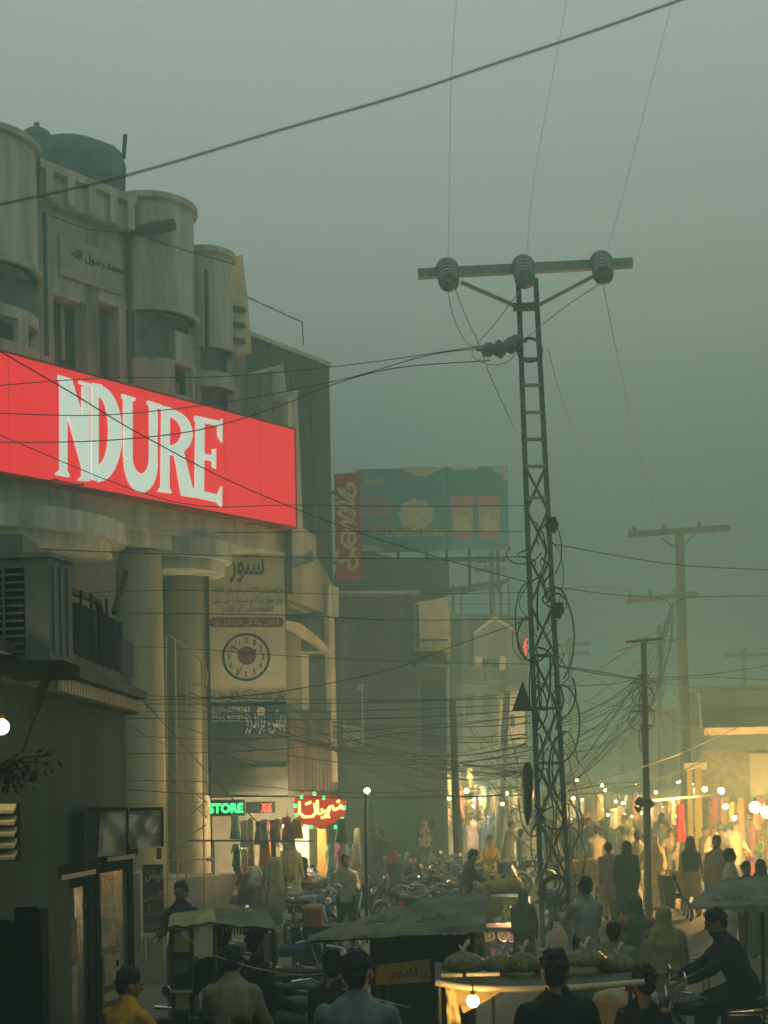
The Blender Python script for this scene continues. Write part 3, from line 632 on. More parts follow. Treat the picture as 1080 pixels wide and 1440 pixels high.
# red vertical sign
SF = fr(40, R(4), 490)
sv = thing('vertical_sign', 'red vertical sign with white script lettering Servis', 'sign', SF.P(0, 8.6))
mb = MB(); SF.poly(mb, [(470, 667), (506, 664), (509, 815), (473, 817)], 0, .18); obj('sign_panel', mb, mat('dull_red_panel', (.36, .05, .045), .6, .15, 2), sv, world=True)
SVL = mat('script_lettering', (.60, .60, .48), .6, bump=0)
k_ = lambda pts: [(400+x/2.7, 600+y/2.7) for x, y in pts]
SCR = [
 [(205, 470), (198, 480), (200, 500), (215, 512), (240, 500), (262, 488), (275, 500), (272, 530), (258, 545), (245, 535), (245, 510), (252, 485), (262, 470), (272, 462)],      # S
 [(262, 460), (235, 455), (220, 440), (218, 415), (230, 400), (250, 398), (266, 410), (268, 435), (252, 448), (242, 435), (245, 405)],      # e
 [(262, 395), (235, 385), (215, 365), (230, 360), (255, 362), (270, 372)],      # r
 [(262, 358), (235, 345), (205, 330), (215, 318), (240, 318), (268, 330), (262, 342)],     # w / v
 [(266, 322), (235, 312), (205, 300), (196, 290), (215, 285), (245, 290), (268, 300)],     # i
 [(198, 272), (194, 265)],
 [(266, 290), (240, 270), (215, 250), (205, 235), (225, 240), (245, 258), (262, 268), (270, 245), (262, 222), (246, 215), (240, 230), (250, 240)]]
for s_ in SCR:
    mb = MB(); ribbon(SF, k_(s_), .085, -.03, -.001, mb); obj('script_stroke', mb, SVL, sv, world=True)
mb = MB(); SF.pbox(mb, 462, 690, 470, 694, .05, .1); SF.pbox(mb, 462, 790, 472, 794, .05, .1); obj('bracket', mb, STEEL, sv, world=True)

# ------------------------------------------------------------------ dark brick block
KF = fr(45, R(5), 550)
kb = thing('brick_building', 'dark unplastered brick building with one pale bay under the blue billboard', 'building', KF.o)
def kp(name, m, x0, y0, x1, y1, w0, w1, parent=None): return pw(kb, KF, name, m, x0, y0, x1, y1, w0, w1, parent)
BR2 = mat('brick_courses', (.10, .075, .055), .95)
t_ = BR2.node_tree; b_ = t_.nodes['Principled BSDF']; br = t_.nodes.new('ShaderNodeTexBrick'); tc_ = t_.nodes.new('ShaderNodeTexCoord'); sx_ = t_.nodes.new('ShaderNodeSeparateXYZ'); cx_ = t_.nodes.new('ShaderNodeCombineXYZ')
t_.links.new(tc_.outputs['Object'], sx_.inputs[0]); t_.links.new(sx_.outputs[0], cx_.inputs[0]); t_.links.new(sx_.outputs[2], cx_.inputs[1]); t_.links.new(cx_.outputs[0], br.inputs[0])
br.inputs['Color1'].default_value = (.12, .08, .055, 1); br.inputs['Color2'].default_value = (.075, .06, .05, 1); br.inputs['Mortar'].default_value = (.14, .13, .11, 1); br.inputs['Scale'].default_value = 3.2
t_.links.new(br.outputs[0], b_.inputs['Base Color'])
kp('wall', BR2, 473, 835, 632, 1262, 0, 8)
kp('upper_wall', BR2, 476, 792, 632, 833, .6, 8)
kp('slab_edge', CONC, 472, 831, 590, 837, -.08, .6)
mb = MB(); KF.poly(mb, [(476, 792), (476, 786), (520, 775), (560, 786), (632, 793)], .7, 1.2); obj('parapet', mb, BR2, kb, world=True)
bay_ = None
mb = MB(); KF.poly(mb, [(583, 848), (628, 839), (633, 862), (634, 915), (584, 915)], -.35, .0); bay_ = obj('pale_bay', mb, CREAM, kb, world=True)
kp('bay_reveal', DARKC, 584, 850, 590, 912, -.38, -.35, bay_)
for x in range(588, 628, 4):
    mb = MB(); KF.pbox(mb, x, 901, x+1, 930, -.7, -.67); obj('railing_bar', mb, BLACK, kb, world=True)
kp('railing_rail', BLACK, 586, 899, 630, 901, -.72, -.66); kp('balcony_slab', DARKC, 584, 930, 632, 935, -.75, 0)
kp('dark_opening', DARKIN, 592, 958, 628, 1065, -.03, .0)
for x in (590, 631): 
    mb = MB(); KF.pbox(mb, x-1.2, 960 if x == 590 else 850, x+1.2, 1095, -.12, -.05); obj('drain_pipe', mb, CREAM, kb, world=True)
kp('window_surround', CONC, 481, 962, 512, 970, -.1, 0); kp('window_surround', CONC, 482, 970, 486, 1050, -.08, 0); kp('window_surround', CONC, 508, 970, 512, 1050, -.08, 0)
kp('window', mat('grimy_glass', (0, 0, 0)), 486, 970, 508, 1020, -.03, 0); kp('window_panel', PLAST, 486, 1020, 508, 1050, -.05, 0)
kp('ledge', DARKC, 473, 1062, 632, 1068, -.5, 0); kp('shop_shutter', mat('dull_green_shutter', (.05, .065, .05), .7, .3, 3, streak=1), 520, 1120, 628, 1220, -.06, 0)
for k in range(12): kp('shutter_slat', mat('dull_green_shutter', (0, 0, 0)), 521, 1122+k*8, 627, 1128+k*8, -.1, -.06)
kp('awning', DARKC, 520, 1105, 600, 1112, -1.2, 0)

# billboard
LB = fr(48, R(3), 600)
bb = thing('billboard', 'hazy blue billboard with clouds, a pale flower and product packs', 'billboard', LB.P(0, 10.5))
def bp_(name, m, pts, w0, w1, parent=None):
    mb = MB(); LB.poly(mb, pts, w0, w1); return obj(name, mb, m, parent or bb, world=True)
bp_('panel', mat('billboard_blue', (.09, .25, .31), .7, .15, .8), [(500, 660), (714, 655), (716, 772), (506, 776)], 0, .25)
BCR = mat('billboard_cream', (.46, .45, .33), .7, .1); BPK = mat('billboard_pink', (.38, .14, .17), .7, .1); BYL = mat('billboard_yellow', (.45, .40, .08), .7, .1)
def blob(cx, cy, rx, ry, lob, amp, n=40): return [(cx+math.cos(t)*rx*(1+amp*abs(math.sin(t*lob/2))), cy+math.sin(t)*ry*(1+amp*abs(math.sin(t*lob/2)))) for t in [2*math.pi*i/n for i in range(n)]]
bp_('cloud_print', BCR, [(562, 657), (570, 664), (580, 667), (590, 671), (602, 669), (612, 663), (622, 659), (622, 656)], -.01, -.002)
bp_('cloud_print', BCR, [(626, 656), (640, 662), (655, 660), (670, 661), (673, 656)], -.01, -.002)
bp_('cloud_print', BCR, [(690, 656), (698, 664), (706, 668), (708, 675), (714, 674), (714, 656)], -.01, -.002)
bp_('flower_print', BCR, blob(585, 723, 22, 19, 9, .2), -.012, -.002)
bp_('flower_centre', mat('flower_yellow', (.55, .50, .28), .7), blob(585, 723, 12, 10, 1, 0, 20), -.016, -.0125)
bp_('ground_print', BCR, [(507, 775), (512, 766), (530, 768), (545, 774)], -.01, -.002)
for x in (634, 672):
    o = bp_('pack_print', mat('pack_pale', (.42, .32, .24), .7, .2), [(x, 697), (x+32, 697), (x+30, 757), (x+2, 757)], -.012, -.002)
    bp_('pack_band', BPK, [(x+1, 697), (x+31, 697), (x+30, 712), (x+2, 712)], -.016, -.0125, o); bp_('pack_picture', BCR, blob(x+16, 738, 10, 9, 5, .15), -.016, -.0125, o); bp_('pack_band', BPK, [(x+2, 748), (x+30, 748), (x+30, 756), (x+2, 756)], -.016, -.0125, o)
place_text(LB, 'ona', 506, 697, 543, 709, -.012, BPK, bb, .05); place_text(LB, 'apa', 508, 712, 549, 732, -.012, BPK, bb, .05)
place_text(LB, 'Smile', 512, 671, 541, 683, -.012, BYL, bb, .03); place_text(LB, 'Chamkti Smile', 542, 741, 624, 755, -.012, BYL, bb, .03); place_text(LB, 'magic', 508, 737, 550, 748, -.012, BPK, bb, .03)
bp_('panel_seam', DARKC, [(628.5, 657), (629.5, 657), (630.5, 774), (629.5, 774)], -.02, -.001)
for x in (520, 560, 600, 628, 660, 700):
    mb = MB(); a, z = LB.pix(x, 774, .1); mb.bar(LB.P(a, z, .15), LB.P(a, z-1.4, .15), .1); obj('support_post', mb, STEEL, bb, world=True)
mb = MB(); LB.pbox(mb, 510, 786, 712, 789, .1, .2); obj('catwalk', mb, STEEL, bb, world=True)

# ------------------------------------------------------------------ houses further along on the left side
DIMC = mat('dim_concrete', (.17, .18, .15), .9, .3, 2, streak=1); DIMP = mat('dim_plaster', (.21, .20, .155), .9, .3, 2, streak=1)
HF = fr(56, R(12), 690)
hh = thing('gabled_house', 'hazy house with small pointed gable, balcony and pale pilasters', 'building', HF.o)
def hp(name, m, pts, w0, w1, parent=None):
    mb = MB(); HF.poly(mb, pts, w0, w1); return obj(name, mb, m, parent or hh, world=True)
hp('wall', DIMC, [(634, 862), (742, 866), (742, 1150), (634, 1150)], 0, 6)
hp('gable', DIMP, [(667, 888), (696, 868), (730, 890), (730, 935), (667, 935)], -.5, 0)
hp('gable_trim', CREAM, [(666, 889), (696, 866), (732, 889), (731, 893), (696, 871), (668, 893)], -.6, -.5)
hp('window', DARKIN, [(680, 926), (690, 926), (690, 940), (680, 940)], -.53, -.5); hp('window', DARKIN, [(693, 926), (702, 926), (702, 940), (693, 940)], -.53, -.5)
hp('pilaster', CREAM, [(668, 923), (678, 923), (678, 938), (668, 938)], -.6, -.5); hp('pilaster', CREAM, [(703, 923), (711, 923), (711, 942), (703, 942)], -.6, -.5)
for x in range(654, 692, 4): hp('baluster', DIMC, [(x, 941), (x+2, 941), (x+2, 955), (x, 955)], -.8, -.7)
hp('balcony_rail', DIMC, [(650, 938), (694, 940), (694, 943), (650, 941)], -.85, -.65); hp('balcony_slab', DIMC, [(648, 955), (712, 957), (712, 961), (648, 959)], -.9, 0)
hp('tall_window', DARKIN, [(680, 975), (692, 975), (692, 1010), (680, 1010)], -.03, 0); hp('tall_window', DARKIN, [(655, 975), (668, 975), (668, 1010), (655, 1010)], -.03, 0)
hp('side_wing', CREAM, [(705, 975), (738, 970), (738, 1045), (700, 1045)], -.7, 0); hp('wing_window', DARKIN, [(717, 1005), (724, 1005), (724, 1022), (717, 1022)], -.73, -.7)
hp('wing_canopy', DIMP, [(712, 966), (742, 962), (742, 968), (712, 972)], -1, 0)
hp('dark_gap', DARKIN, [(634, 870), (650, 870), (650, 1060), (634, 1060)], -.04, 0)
# steel roof frame above
rf = thing('roof_frame', 'dark steel roof frame on posts above the gabled house', 'roof frame', HF.P(*HF.pix(680, 862, 1), 1))
for x0, x1 in ((636, 639), (648, 650), (690, 693), (703, 706), (715, 717)):
    mb = MB(); HF.pbox(mb, x0, 822, x1, 866, 1.0, 1.1); obj('post', mb, STEEL, rf, world=True)
mb = MB(); HF.poly(mb, [(630, 827), (718, 813), (718, 817), (630, 831)], .9, 3); obj('roof_sheet', mb, STEEL, rf, world=True)
mb = MB(); HF.pbox(mb, 632, 848, 720, 850, .95, 1.0); obj('rail', mb, STEEL, rf, world=True)
t = thing('red_neon_mark', 'tiny red neon mark glowing beside the tower on the gabled house', 'neon sign', HF.P(*HF.pix(738, 922, -1.5), -1.5)); mb = MB()
for pts in ([(741, 898), (738, 905), (741, 908)], [(737, 908), (740, 914), (737, 915)], [(739, 914), (741, 921)]): ribbon(HF, pts, .07, -1.5, -1.45, mb)
obj('neon_tube', mb, mat('neon_red_far', (.5, .02, .02), emit=(1, .06, .05), es=1.6), t, world=True)
# far dark row
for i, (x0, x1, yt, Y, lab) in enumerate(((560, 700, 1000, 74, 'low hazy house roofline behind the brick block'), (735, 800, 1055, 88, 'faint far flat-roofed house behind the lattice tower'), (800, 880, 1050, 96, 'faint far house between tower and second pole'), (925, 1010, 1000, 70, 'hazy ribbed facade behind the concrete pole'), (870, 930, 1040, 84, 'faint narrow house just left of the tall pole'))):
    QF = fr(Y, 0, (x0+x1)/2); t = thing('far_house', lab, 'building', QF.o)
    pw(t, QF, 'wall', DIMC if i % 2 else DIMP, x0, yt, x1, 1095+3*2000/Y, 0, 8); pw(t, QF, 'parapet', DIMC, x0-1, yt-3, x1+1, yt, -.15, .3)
    n = max(2, int((x1-x0)/16))
    for k in range(n):
        for yy in (yt+12, yt+36): pw(t, QF, 'window', DARKIN, x0+4+k*(x1-x0-6)/n, yy, x0+10+k*(x1-x0-6)/n, yy+13, -.03, 0)
    if i == 3:
        for k in range(9): pw(t, QF, 'facade_rib', DIMC, x0+k*9.5, yt, x0+k*9.5+3, 1130, -.25, 0)
# ------------------------------------------------------------------ right side: dark upper floor and shop
RF = fr(41, R(-14), 990)
rs = thing('garland_shop', 'corner shop with yellow pillar, sloping awning and bright goods inside', 'building', RF.o)
def rp(name, m, x0, y0, x1, y1, w0, w1, parent=None): return pw(rs, RF, name, m, x0, y0, x1, y1, w0, w1, parent)
rp('upper_wall', mat('blue_grey_wall', (.09, .12, .125), .8, .25, 1.5, streak=1), 988, 966, 1200, 1024, .8, 8)
rp('awning_fascia', mat('blue_grey_fascia', (.10, .13, .13), .7, .2), 992, 1030, 1180, 1052, -1.3, -1.2)
rp('awning_edge', mat('pale_edge', (.6, .5, .33), .6), 990, 1024, 1180, 1029.5, -1.32, -1.15)
rp('awning_slab', DARKC, 990, 1026, 1180, 1031, -1.15, .9)
rp('fringe', mat('dirty_valance', (.30, .26, .18), .9, .4, 5), 985, 1056, 1160, 1100, .0, .06)
rp('side_panel', mat('tan_panel', (.42, .36, .24), .8, .15, 1), 1054, 1060, 1180, 1118, -.5, -.4)
for x0, x1 in ((966, 976), (977, 989)): rp('pillar', YELLOWP, x0, 1080, x1, 1248, -.3-.05*(x0 > 970), .2)
rp('pillar_capital', CREAM, 962, 1073, 994, 1082, -.45, .3)
rp('back_wall', mat('ochre_wall', (.52, .38, .2), .8, .3, 2), 985, 1090, 1200, 1265, 3.0, 3.2)
rp('counter', CREAM, 1000, 1205, 1180, 1262, .4, 1.2)
UF = fr(48, 0, 1040); ub = thing('upper_shed', 'dark blue-grey ribbed shed above and behind the corner shop', 'building', UF.o)
pw(ub, UF, 'wall', mat('ribbed_sheet', (.05, .07, .075), .8, .3, 1, streak=1), 1003, 965, 1150, 1100, 0, 5)
for k in range(9): pw(ub, UF, 'sheet_rib', mat('ribbed_sheet', (0, 0, 0)), 1006+k*11, 966, 1009+k*11, 1026, -.06, 0)
mb = MB(); mb.tube([W(984, 978, 43), W(987, 1024, 43)], .04, 6); mb.tube([W(983, 974, 43), W(984, 982, 43)], .07, 6); tag(obj('roof_pipe', mb, WHITE), 'short pale pipe standing on the shop roof at right', 'pipe')
# hanging garlands and goods in the shop
GC = [mat('goods_'+n_, c, .8, .3, 25) for n_, c in (('orange', (.75, .22, .04)), ('red', (.62, .05, .04)), ('pink', (.7, .10, .25)), ('purple', (.30, .10, .42)), ('yellow', (.75, .50, .05)), ('green', (.15, .35, .12)), ('cream', (.7, .6, .4)))]
def garland(a, z0, z1, w, m, label, wd=.16):
    p = RF.P(a, z1, w); t = MB(); n = int((z1-z0)/.09)
    for i in range(n):
        for j in range(2):
            t.ell((random.uniform(-wd/2, wd/2), random.uniform(-.04, .04), -(i+.5)*.09), .055, .055, .05, 6, 4)
    t.tube([(0, 0, .05), (0, 0, -(z1-z0))], .006, 4)
    o = obj('garland', t, m); o.location = p; tag(o, label, 'garland', 'garlands hung in the bright corner shop')
for i in range(30):
    px = 992+random.random()*95; a, z1 = RF.pix(px, random.uniform(1132, 1150), .3); garland(a, z1-random.uniform(.9, 1.7), z1, random.uniform(.2, 2.2), GC[[0, 1, 0, 4, 0, 1, 2][i % 7]], ['orange','red','orange','yellow','orange','red','pink'][i % 7]+' flower garland hanging in the bright corner shop')
for i in range(34):
    px = random.uniform(1030, 1085); py = random.uniform(1185, 1232); a, z = RF.pix(px, py, -.6); p = RF.P(a, z, -.6+random.uniform(-.2, .3)); k = i % 7
    t = MB(); r_ = random.uniform(.09, .16)
    for q in range(4): t.ell((random.uniform(-r_, r_)*.6, random.uniform(-.05, .05), random.uniform(-r_, r_)*.6), r_*.6, .06, r_*.6, 8, 5)
    o = obj('goods_bundle', t, GC[[2, 3, 4, 1, 2, 5, 6][k]]); o.location = p; tag(o, ['pink', 'purple', 'yellow', 'red', 'pink', 'green', 'cream'][k]+' puffy bundle on display before the bright corner shop', 'goods', 'puffy goods heaped before the corner shop')
for x0 in (1026, 1050, 1076):
    mb = MB(); a, z = RF.pix(x0, 1185, -.5); mb.tube([RF.P(a, 0, -.5), RF.P(a, z+.8, -.5)], .02, 6); tag(obj('display_pole', mb, STEEL), 'thin steel pole of the goods display, at pixel order '+{1026:'left',1050:'middle',1076:'right'}[x0] if 0 else {1026: 'left', 1050: 'middle', 1076: 'right'}[x0]+' thin steel pole of the goods display', 'pole', 'poles of the goods display')
# ------------------------------------------------------------------ lattice tower in the street
TY = 24.5
tw = thing('lattice_tower', 'tall tapered steel lattice power tower wrapped in tangled cables', 'power tower', G(786, TY))
def tp(name, m, mb, parent=None): return obj(name, mb, m, parent or tw, world=True)
def LG(side, py, dy=0):
    f = (py-372)/(1345-372)
    x = (728+(764-728)*f) if side == 0 else (752+(804-752)*f)
    return W(x, py, TY+dy)
gz = lambda s_, dy=0: (lambda q: Vector((q.x, q.y, 0)))(LG(s_, 1342, dy))
TLT = mat('haze_pale_zinc', (.34, .39, .36), .7, .2, 6, metal=.1)  # paler than the tower steel: fog at the tower head put into the colour
TST = mat('tower_steel', (.17, .20, .185), .65, .35, 6, metal=.3)
for s_ in (0, 1):
    for dy in (0, .38):
        mb = MB(); top, bot = LG(s_, 392, dy), gz(s_, dy); mb.bar(bot, top, .085, .06, up=(0, 1, 0)); tp('leg', TST, mb)
ys = [432, 505, 542, 580, 618, 656, 700]
for y in ys:
    for dy in (-.03, .41):
        mb = MB(); mb.bar(LG(0, y, dy), LG(1, y, dy), .06, .02, up=(0, 1, 0)); tp('rung', TLT, mb)
y = 656; k = 0
while y < 1320:
    y2 = min(1330, y+62+k*3)
    for dy, fl in ((-.035, 0), (.415, 1)):
        a, b = (0, 1) if (k+fl) % 2 == 0 else (1, 0)
        mb = MB(); mb.bar(LG(a, y, dy), LG(b, y2, dy), .045, .015, up=(0, 1, 0)); tp('brace', TST, mb)
        if y > 980:
            mb = MB(); mb.bar(LG(b, y, dy-.02), LG(a, y2, dy-.02), .05, .015, up=(0, 1, 0)); tp('brace', TST, mb)
    if k in (4, 6, 5):
        mb = MB(); mb.bar(LG(0, y, -.06), LG(1, y, -.06), .06, .02, up=(0, 1, 0)); tp('rung', TST, mb)
    y = y2; k += 1
for s_ in (0, 1):
    for yy in range(560, 1320, 55):
        mb = MB(); mb.bar(LG(s_, yy, 0), LG(s_, yy+40, .38), .03, .012, up=(1, 0, 0)); tp('side_brace', TST, mb)
mb = MB(); mb.bar(W(588, 385.5, TY-.1), W(889, 370, TY-.1), .14, .15); ca = tp('crossarm', TLT, mb)
for p0, p1 in (((648, 397), (724, 430)), ((836, 388), (756, 430))):
    mb = MB(); mb.bar(W(*p0, TY-.1), W(*p1, TY-.1), .07, .05); tp('arm_strut', TLT, mb)
mb = MB(); mb.bar(W(722, 432, TY-.12), W(757, 431, TY-.12), .16, .1); tp('collar', TST, mb)
INS = mat('porcelain_insulator', (.19, .22, .21), .5, .2, bump=0)
for x, y in ((630, 378), (737, 374), (847, 368)):
    mb = MB()
    for k in range(5):
        c = W(x+(k-2)*.6, y+k*4.5, TY-.3-.12*k); mb.tube([c+Vector((0, .05, 0)), c, c-Vector((0, .06, 0))], [.07, .20-.006*k, .13], 20)
    mb.tube([W(x, y, TY-.1), W(x, y+20, TY-.9)], .03, 6); tp('disc_insulator', INS, mb, ca)
for x, y, r_ in ((702, 491, .17), (717, 486, .15), (686, 492, .13), (725, 480, .12)):
    mb = MB(); c = W(x, y, TY-.2); mb.tube([c+Vector((-.1, 0, -.02)), c, c+Vector((.1, 0, .02))], [.08, r_, .1], 14); mb.tube([c+Vector((-.2, 0, 0)), c+Vector((.2, 0, 0))], .025, 5); tp('strain_insulator', INS, mb)
mb = MB(); c = W(745, 492, TY-.15); mb.torus(c, .2, .03, 'y', 18, 6); tp('jumper_loop', TST, mb)
mb = MB(); c = W(737, 965, TY-.25); pts = [W(735, 957, TY-.2), W(720, 1000, TY-.2), W(750, 1000, TY-.2)]; mb.prism(pts, (0, .03, 0)); tp('warning_plate', STEEL, mb)
mb = MB(); mb.loft([[W(742+dx*w_, y_, TY-.3) + Vector((0, dy*.12*w_, 0)) for dx, dy in ((-9, 0), (-5, -1), (5, -1), (9, 0), (5, 1), (-5, 1))] for y_, w_ in ((1072, .4), (1085, .9), (1110, 1), (1140, .7), (1160, .2))]); tp('cloth_bundle', BLACK, mb)

# ------------------------------------------------------------------ cables
def spline(pts, n=5):
    out = []
    P_ = [pts[0]]+list(pts)+[pts[-1]]
    for i in range(1, len(P_)-2):
        a, b, c, d = P_[i-1], P_[i], P_[i+1], P_[i+2]
        for k in range(n):
            t = k/n; out.append(.5*((2*b)+(c-a)*t+(2*a-5*b+4*c-d)*t*t+(3*b-a-3*c+d)*t**3))
    out.append(P_[-2]); return out
def cable(px, y0, y1, r, label, group=None, m=WIRE, name='power_cable', n=5, sides=5):
    k = len(px)-1
    if group and sides == 4 and group != 'pale slack wires right of the tower' and 'crossarm' not in group and 'jumper' not in group:
        my = sum(p[1] for p in px)/len(px); label = ('thin ' if r < .01 else 'medium ' if r < .014 else 'thick ')+label+(', high up' if my < 950 else ', above shop height' if my < 1050 else ', at shop height' if my < 1150 else ', near the ground')
    # even the distance out along the run
    d = [0]
    for a, b in zip(px, px[1:]): d.append(d[-1]+math.hypot(b[0]-a[0], b[1]-a[1]))
    pts = [W(x, y, y0+(y1-y0)*d[i]/d[-1]) for i, (x, y) in enumerate(px)]
    r = r*.62; mb = MB(); mb.tube(spline(pts, n), r, sides); me = mb.mesh(name); me.transform(Matrix.Translation(-pts[0]))
    o = obj(name, me, m); o.location = pts[0]; tag(o, label, 'cable', group); return o
cable([(-20, 292), (180, 246), (400, 181), (560, 135), (700, 88), (830, 45), (990, -12)], 4.2, 4.4, .0058, 'thick blurred cable crossing the sky from the left edge to the top', None, WIREF)
cable([(0, 494), (100, 552), (200, 612), (340, 684), (500, 747), (620, 785), (742, 819)], 15, TY, .013, 'dark cable running down across the NDURE letters to the tower')
cable([(0, 542), (139, 532), (324, 529), (500, 512), (680, 486)], 24, TY, .013, 'upper thin cable crossing the red sign to the tower insulators')
cable([(0, 581), (139, 584), (287, 570), (393, 552), (500, 529), (600, 500), (682, 489)], 24, TY, .014, 'middle thin cable crossing the red sign to the tower insulators')
cable([(0, 622), (139, 620), (278, 605), (393, 571), (470, 540), (560, 517), (690, 507)], 24, TY, .016, 'lowest thin cable crossing the red sign to the tower insulators')
cable([(0, 612), (240, 705), (414, 710), (600, 712), (740, 711)], 22, TY, .012, 'thin cable along the bottom edge of the red sign to the tower')
cable([(642, 0), (634, 120), (632, 260), (630, 375)], 23, TY, .0045, 'faint upright wire rising from the left insulator', 'faint wires rising from the crossarm', WIREF, sides=4)
cable([(797, 0), (775, 120), (750, 260), (740, 375)], 22, TY, .0045, 'faint upright wire rising from the middle insulator', 'faint wires rising from the crossarm', WIREF, sides=4)
cable([(946, 0), (915, 120), (880, 260), (849, 370)], 22, TY, .0045, 'faint upright wire rising from the right insulator', 'faint wires rising from the crossarm', WIREF, sides=4)
for pts, lab in (([(629, 400), (636, 440), (655, 480), (680, 491)], 'left jumper wire from left insulator down'), ([(640, 405), (655, 445), (672, 480), (690, 530), (722, 600)], 'jumper wire passing left of the tower head'), ([(737, 400), (700, 450), (672, 482)], 'jumper wire from middle insulator to strain insulators'), ([(845, 398), (790, 435), (735, 480)], 'jumper wire from right insulator to tower'),
                 ([(848, 400), (862, 470), (885, 580), (908, 670), (930, 745)], 'long wire falling from right insulator to the far pole'), ([(770, 490), (790, 560), (812, 620), (850, 700), (885, 752)], 'long wire falling from tower middle to the far pole'), ([(672, 482), (664, 500), (690, 513), (715, 508), (728, 490)], 'looped jumper wire under the strain insulators')):
    cable(pts, TY-.1, TY-.1 if 'long' not in lab else 45, .012, lab, 'jumper wires of the tower head', WIREF, sides=4)
LH = [((300, 749), (560, 747), (740, 748)), ((0, 770), (260, 780), (500, 785), (740, 783)), ((0, 838), (260, 830), (500, 836), (742, 833)), ((180, 862), (400, 865), (560, 872), (744, 870)), ((60, 905), (260, 912), (400, 922), (560, 930), (745, 934)),
      ((200, 985), (370, 976), (540, 944), (640, 908), (742, 872)), ((190, 978), (400, 983), (600, 984), (745, 974)), ((190, 990), (400, 990), (600, 986), (745, 980)), ((190, 1000), (380, 1002), (560, 998), (745, 990)), ((180, 1010), (420, 1012), (600, 1008), (745, 998)), ((190, 1035), (330, 1040), (480, 1030), (745, 1008)),
      ((176, 1060), (300, 1058), (430, 1050), (600, 1026), (745, 1006)), ((176, 1098), (300, 1100), (500, 1115), (745, 1106)), ((176, 1110), (293, 1117), (500, 1122), (745, 1118))]
for i, pts in enumerate(LH):
    cable(pts, 20+i % 3, TY, .010+.003*(i % 2), 'near-level dark cable from the left columns to the tower, ' + (['topmost', 'second', 'third', 'fourth', 'fifth', 'climbing rightwards', 'first of the tight bundle', 'second of the tight bundle', 'third of the tight bundle', 'last of the tight bundle', 'just under the tight bundle', 'second under the tight bundle', 'upper of the lowest pair', 'lower of the lowest pair'][i]), 'near-level cables from columns to tower')
# hanging diagonals on the left
cable([(190, 972), (240, 1028), (300, 1095), (345, 1140), (400, 1190), (450, 1232)], 19, 30, .014, 'dark guy cable slanting down from the cornice to the clothes shop')
cable([(184, 1020), (230, 1046), (300, 1052), (360, 1075)], 19, 30, .009, 'thin slack cable curving off the right column')
for i in range(22):
    x0, y0 = random.choice([(300, 1000), (395, 995), (410, 985), (200, 1010), (420, 1010), (466, 1010), (240, 960)]); x0 += random.uniform(-12, 12); y0 += random.uniform(-15, 25)
    x1, y1 = 742+random.uniform(-4, 4), random.uniform(1010, 1110); s_ = random.uniform(10, 48)
    cable([(x0, y0), (x0*.7+x1*.3, y0*.7+y1*.3+s_*.8), (x0*.45+x1*.55, y0*.45+y1*.55+s_), (x0*.2+x1*.8, y0*.2+y1*.8+s_*.7), (x1, y1)], 31, TY, random.choice([.008, .011, .015]), 'sagging dark cable left of the tower', 'sagging cables left of the tower', sides=4)
for i in range(16):
    x0, y0 = random.uniform(395, 480), random.uniform(985, 1040); x1, y1 = random.uniform(480, 640), random.uniform(1060, 1130)
    cable([(x0, y0), ((x0+x1)/2-8, (y0+y1)/2+random.uniform(5, 25)), (x1, y1)], 33, 40, random.choice([.01, .014]), 'loose dark cable falling from the balcony house', 'loose cables off the balcony house', sides=4)
for i in range(14):
    x0, y0 = random.choice([(642, 1000), (706, 985), (640, 1040)]); y0 += random.uniform(-10, 60); x1, y1 = random.uniform(745, 762), random.uniform(1010, 1150)
    cable([(x0, y0), ((x0+x1)/2, (y0+y1)/2+random.uniform(4, 30)), (x1, y1)], 42, TY, .011, 'short sagging cable between lane poles and tower', 'short cables lane poles to tower', sides=4)
for i in range(12):
    x0, y0 = random.uniform(560, 640), random.uniform(1080, 1160); x1, y1 = random.uniform(700, 760), random.uniform(1080, 1180)
    cable([(x0, y0), ((x0+x1)/2, (y0+y1)/2+random.uniform(0, 22)), (x1, y1)], 46, 40, .012, 'low cable strung across the lit lane', 'low cables over the lit lane', sides=4)
# right of the tower
cable([(778, 765), (860, 780), (960, 795), (1090, 802)], TY, 30, .016, 'upper thick dark cable from the tower to the right edge')
cable([(784, 826), (860, 836), (930, 842), (945, 853), (960, 842), (1000, 839), (1090, 838)], TY, 32, .015, 'second dark cable from the tower to the right edge')
cable([(786, 936), (850, 946), (905, 954), (1000, 948), (1090, 934)], TY, 32, .017, 'third dark cable from the tower to the right edge')
cable([(786, 938), (905, 956), (1000, 953), (1090, 957)], TY, 32, .014, 'dark cable just under the third one to the right edge')
cable([(790, 965), (860, 962), (905, 956), (980, 968), (1090, 970)], TY, 32, .012, 'thin cable lowest of those reaching the right edge')
PW = ['highest pale slack wire right of the tower', 'second pale slack wire right of the tower', 'third pale slack wire right of the tower', 'fourth pale slack wire right of the tower', 'bright pale slack wire ending at the concrete pole']
for k, pts in enumerate(([(780, 755), (822, 797), (852, 819), (877, 829)], [(780, 792), (822, 830), (863, 858), (891, 864)], [(788, 830), (835, 867), (866, 882), (894, 888)], [(786, 861), (835, 889), (894, 912)], [(786, 904), (822, 925), (863, 943), (902, 945)])):
    cable(pts, TY, 29, .010, PW[k], 'pale slack wires right of the tower', WIREL, sides=4)
cable([(790, 978), (808, 1003), (824, 1023), (830, 1025), (850, 1023), (864, 1014)], TY, 27, .014, 'short bright broken wire hanging beside the tower', None, mat('bright_wire', (.62, .52, .34), .6, bump=0))
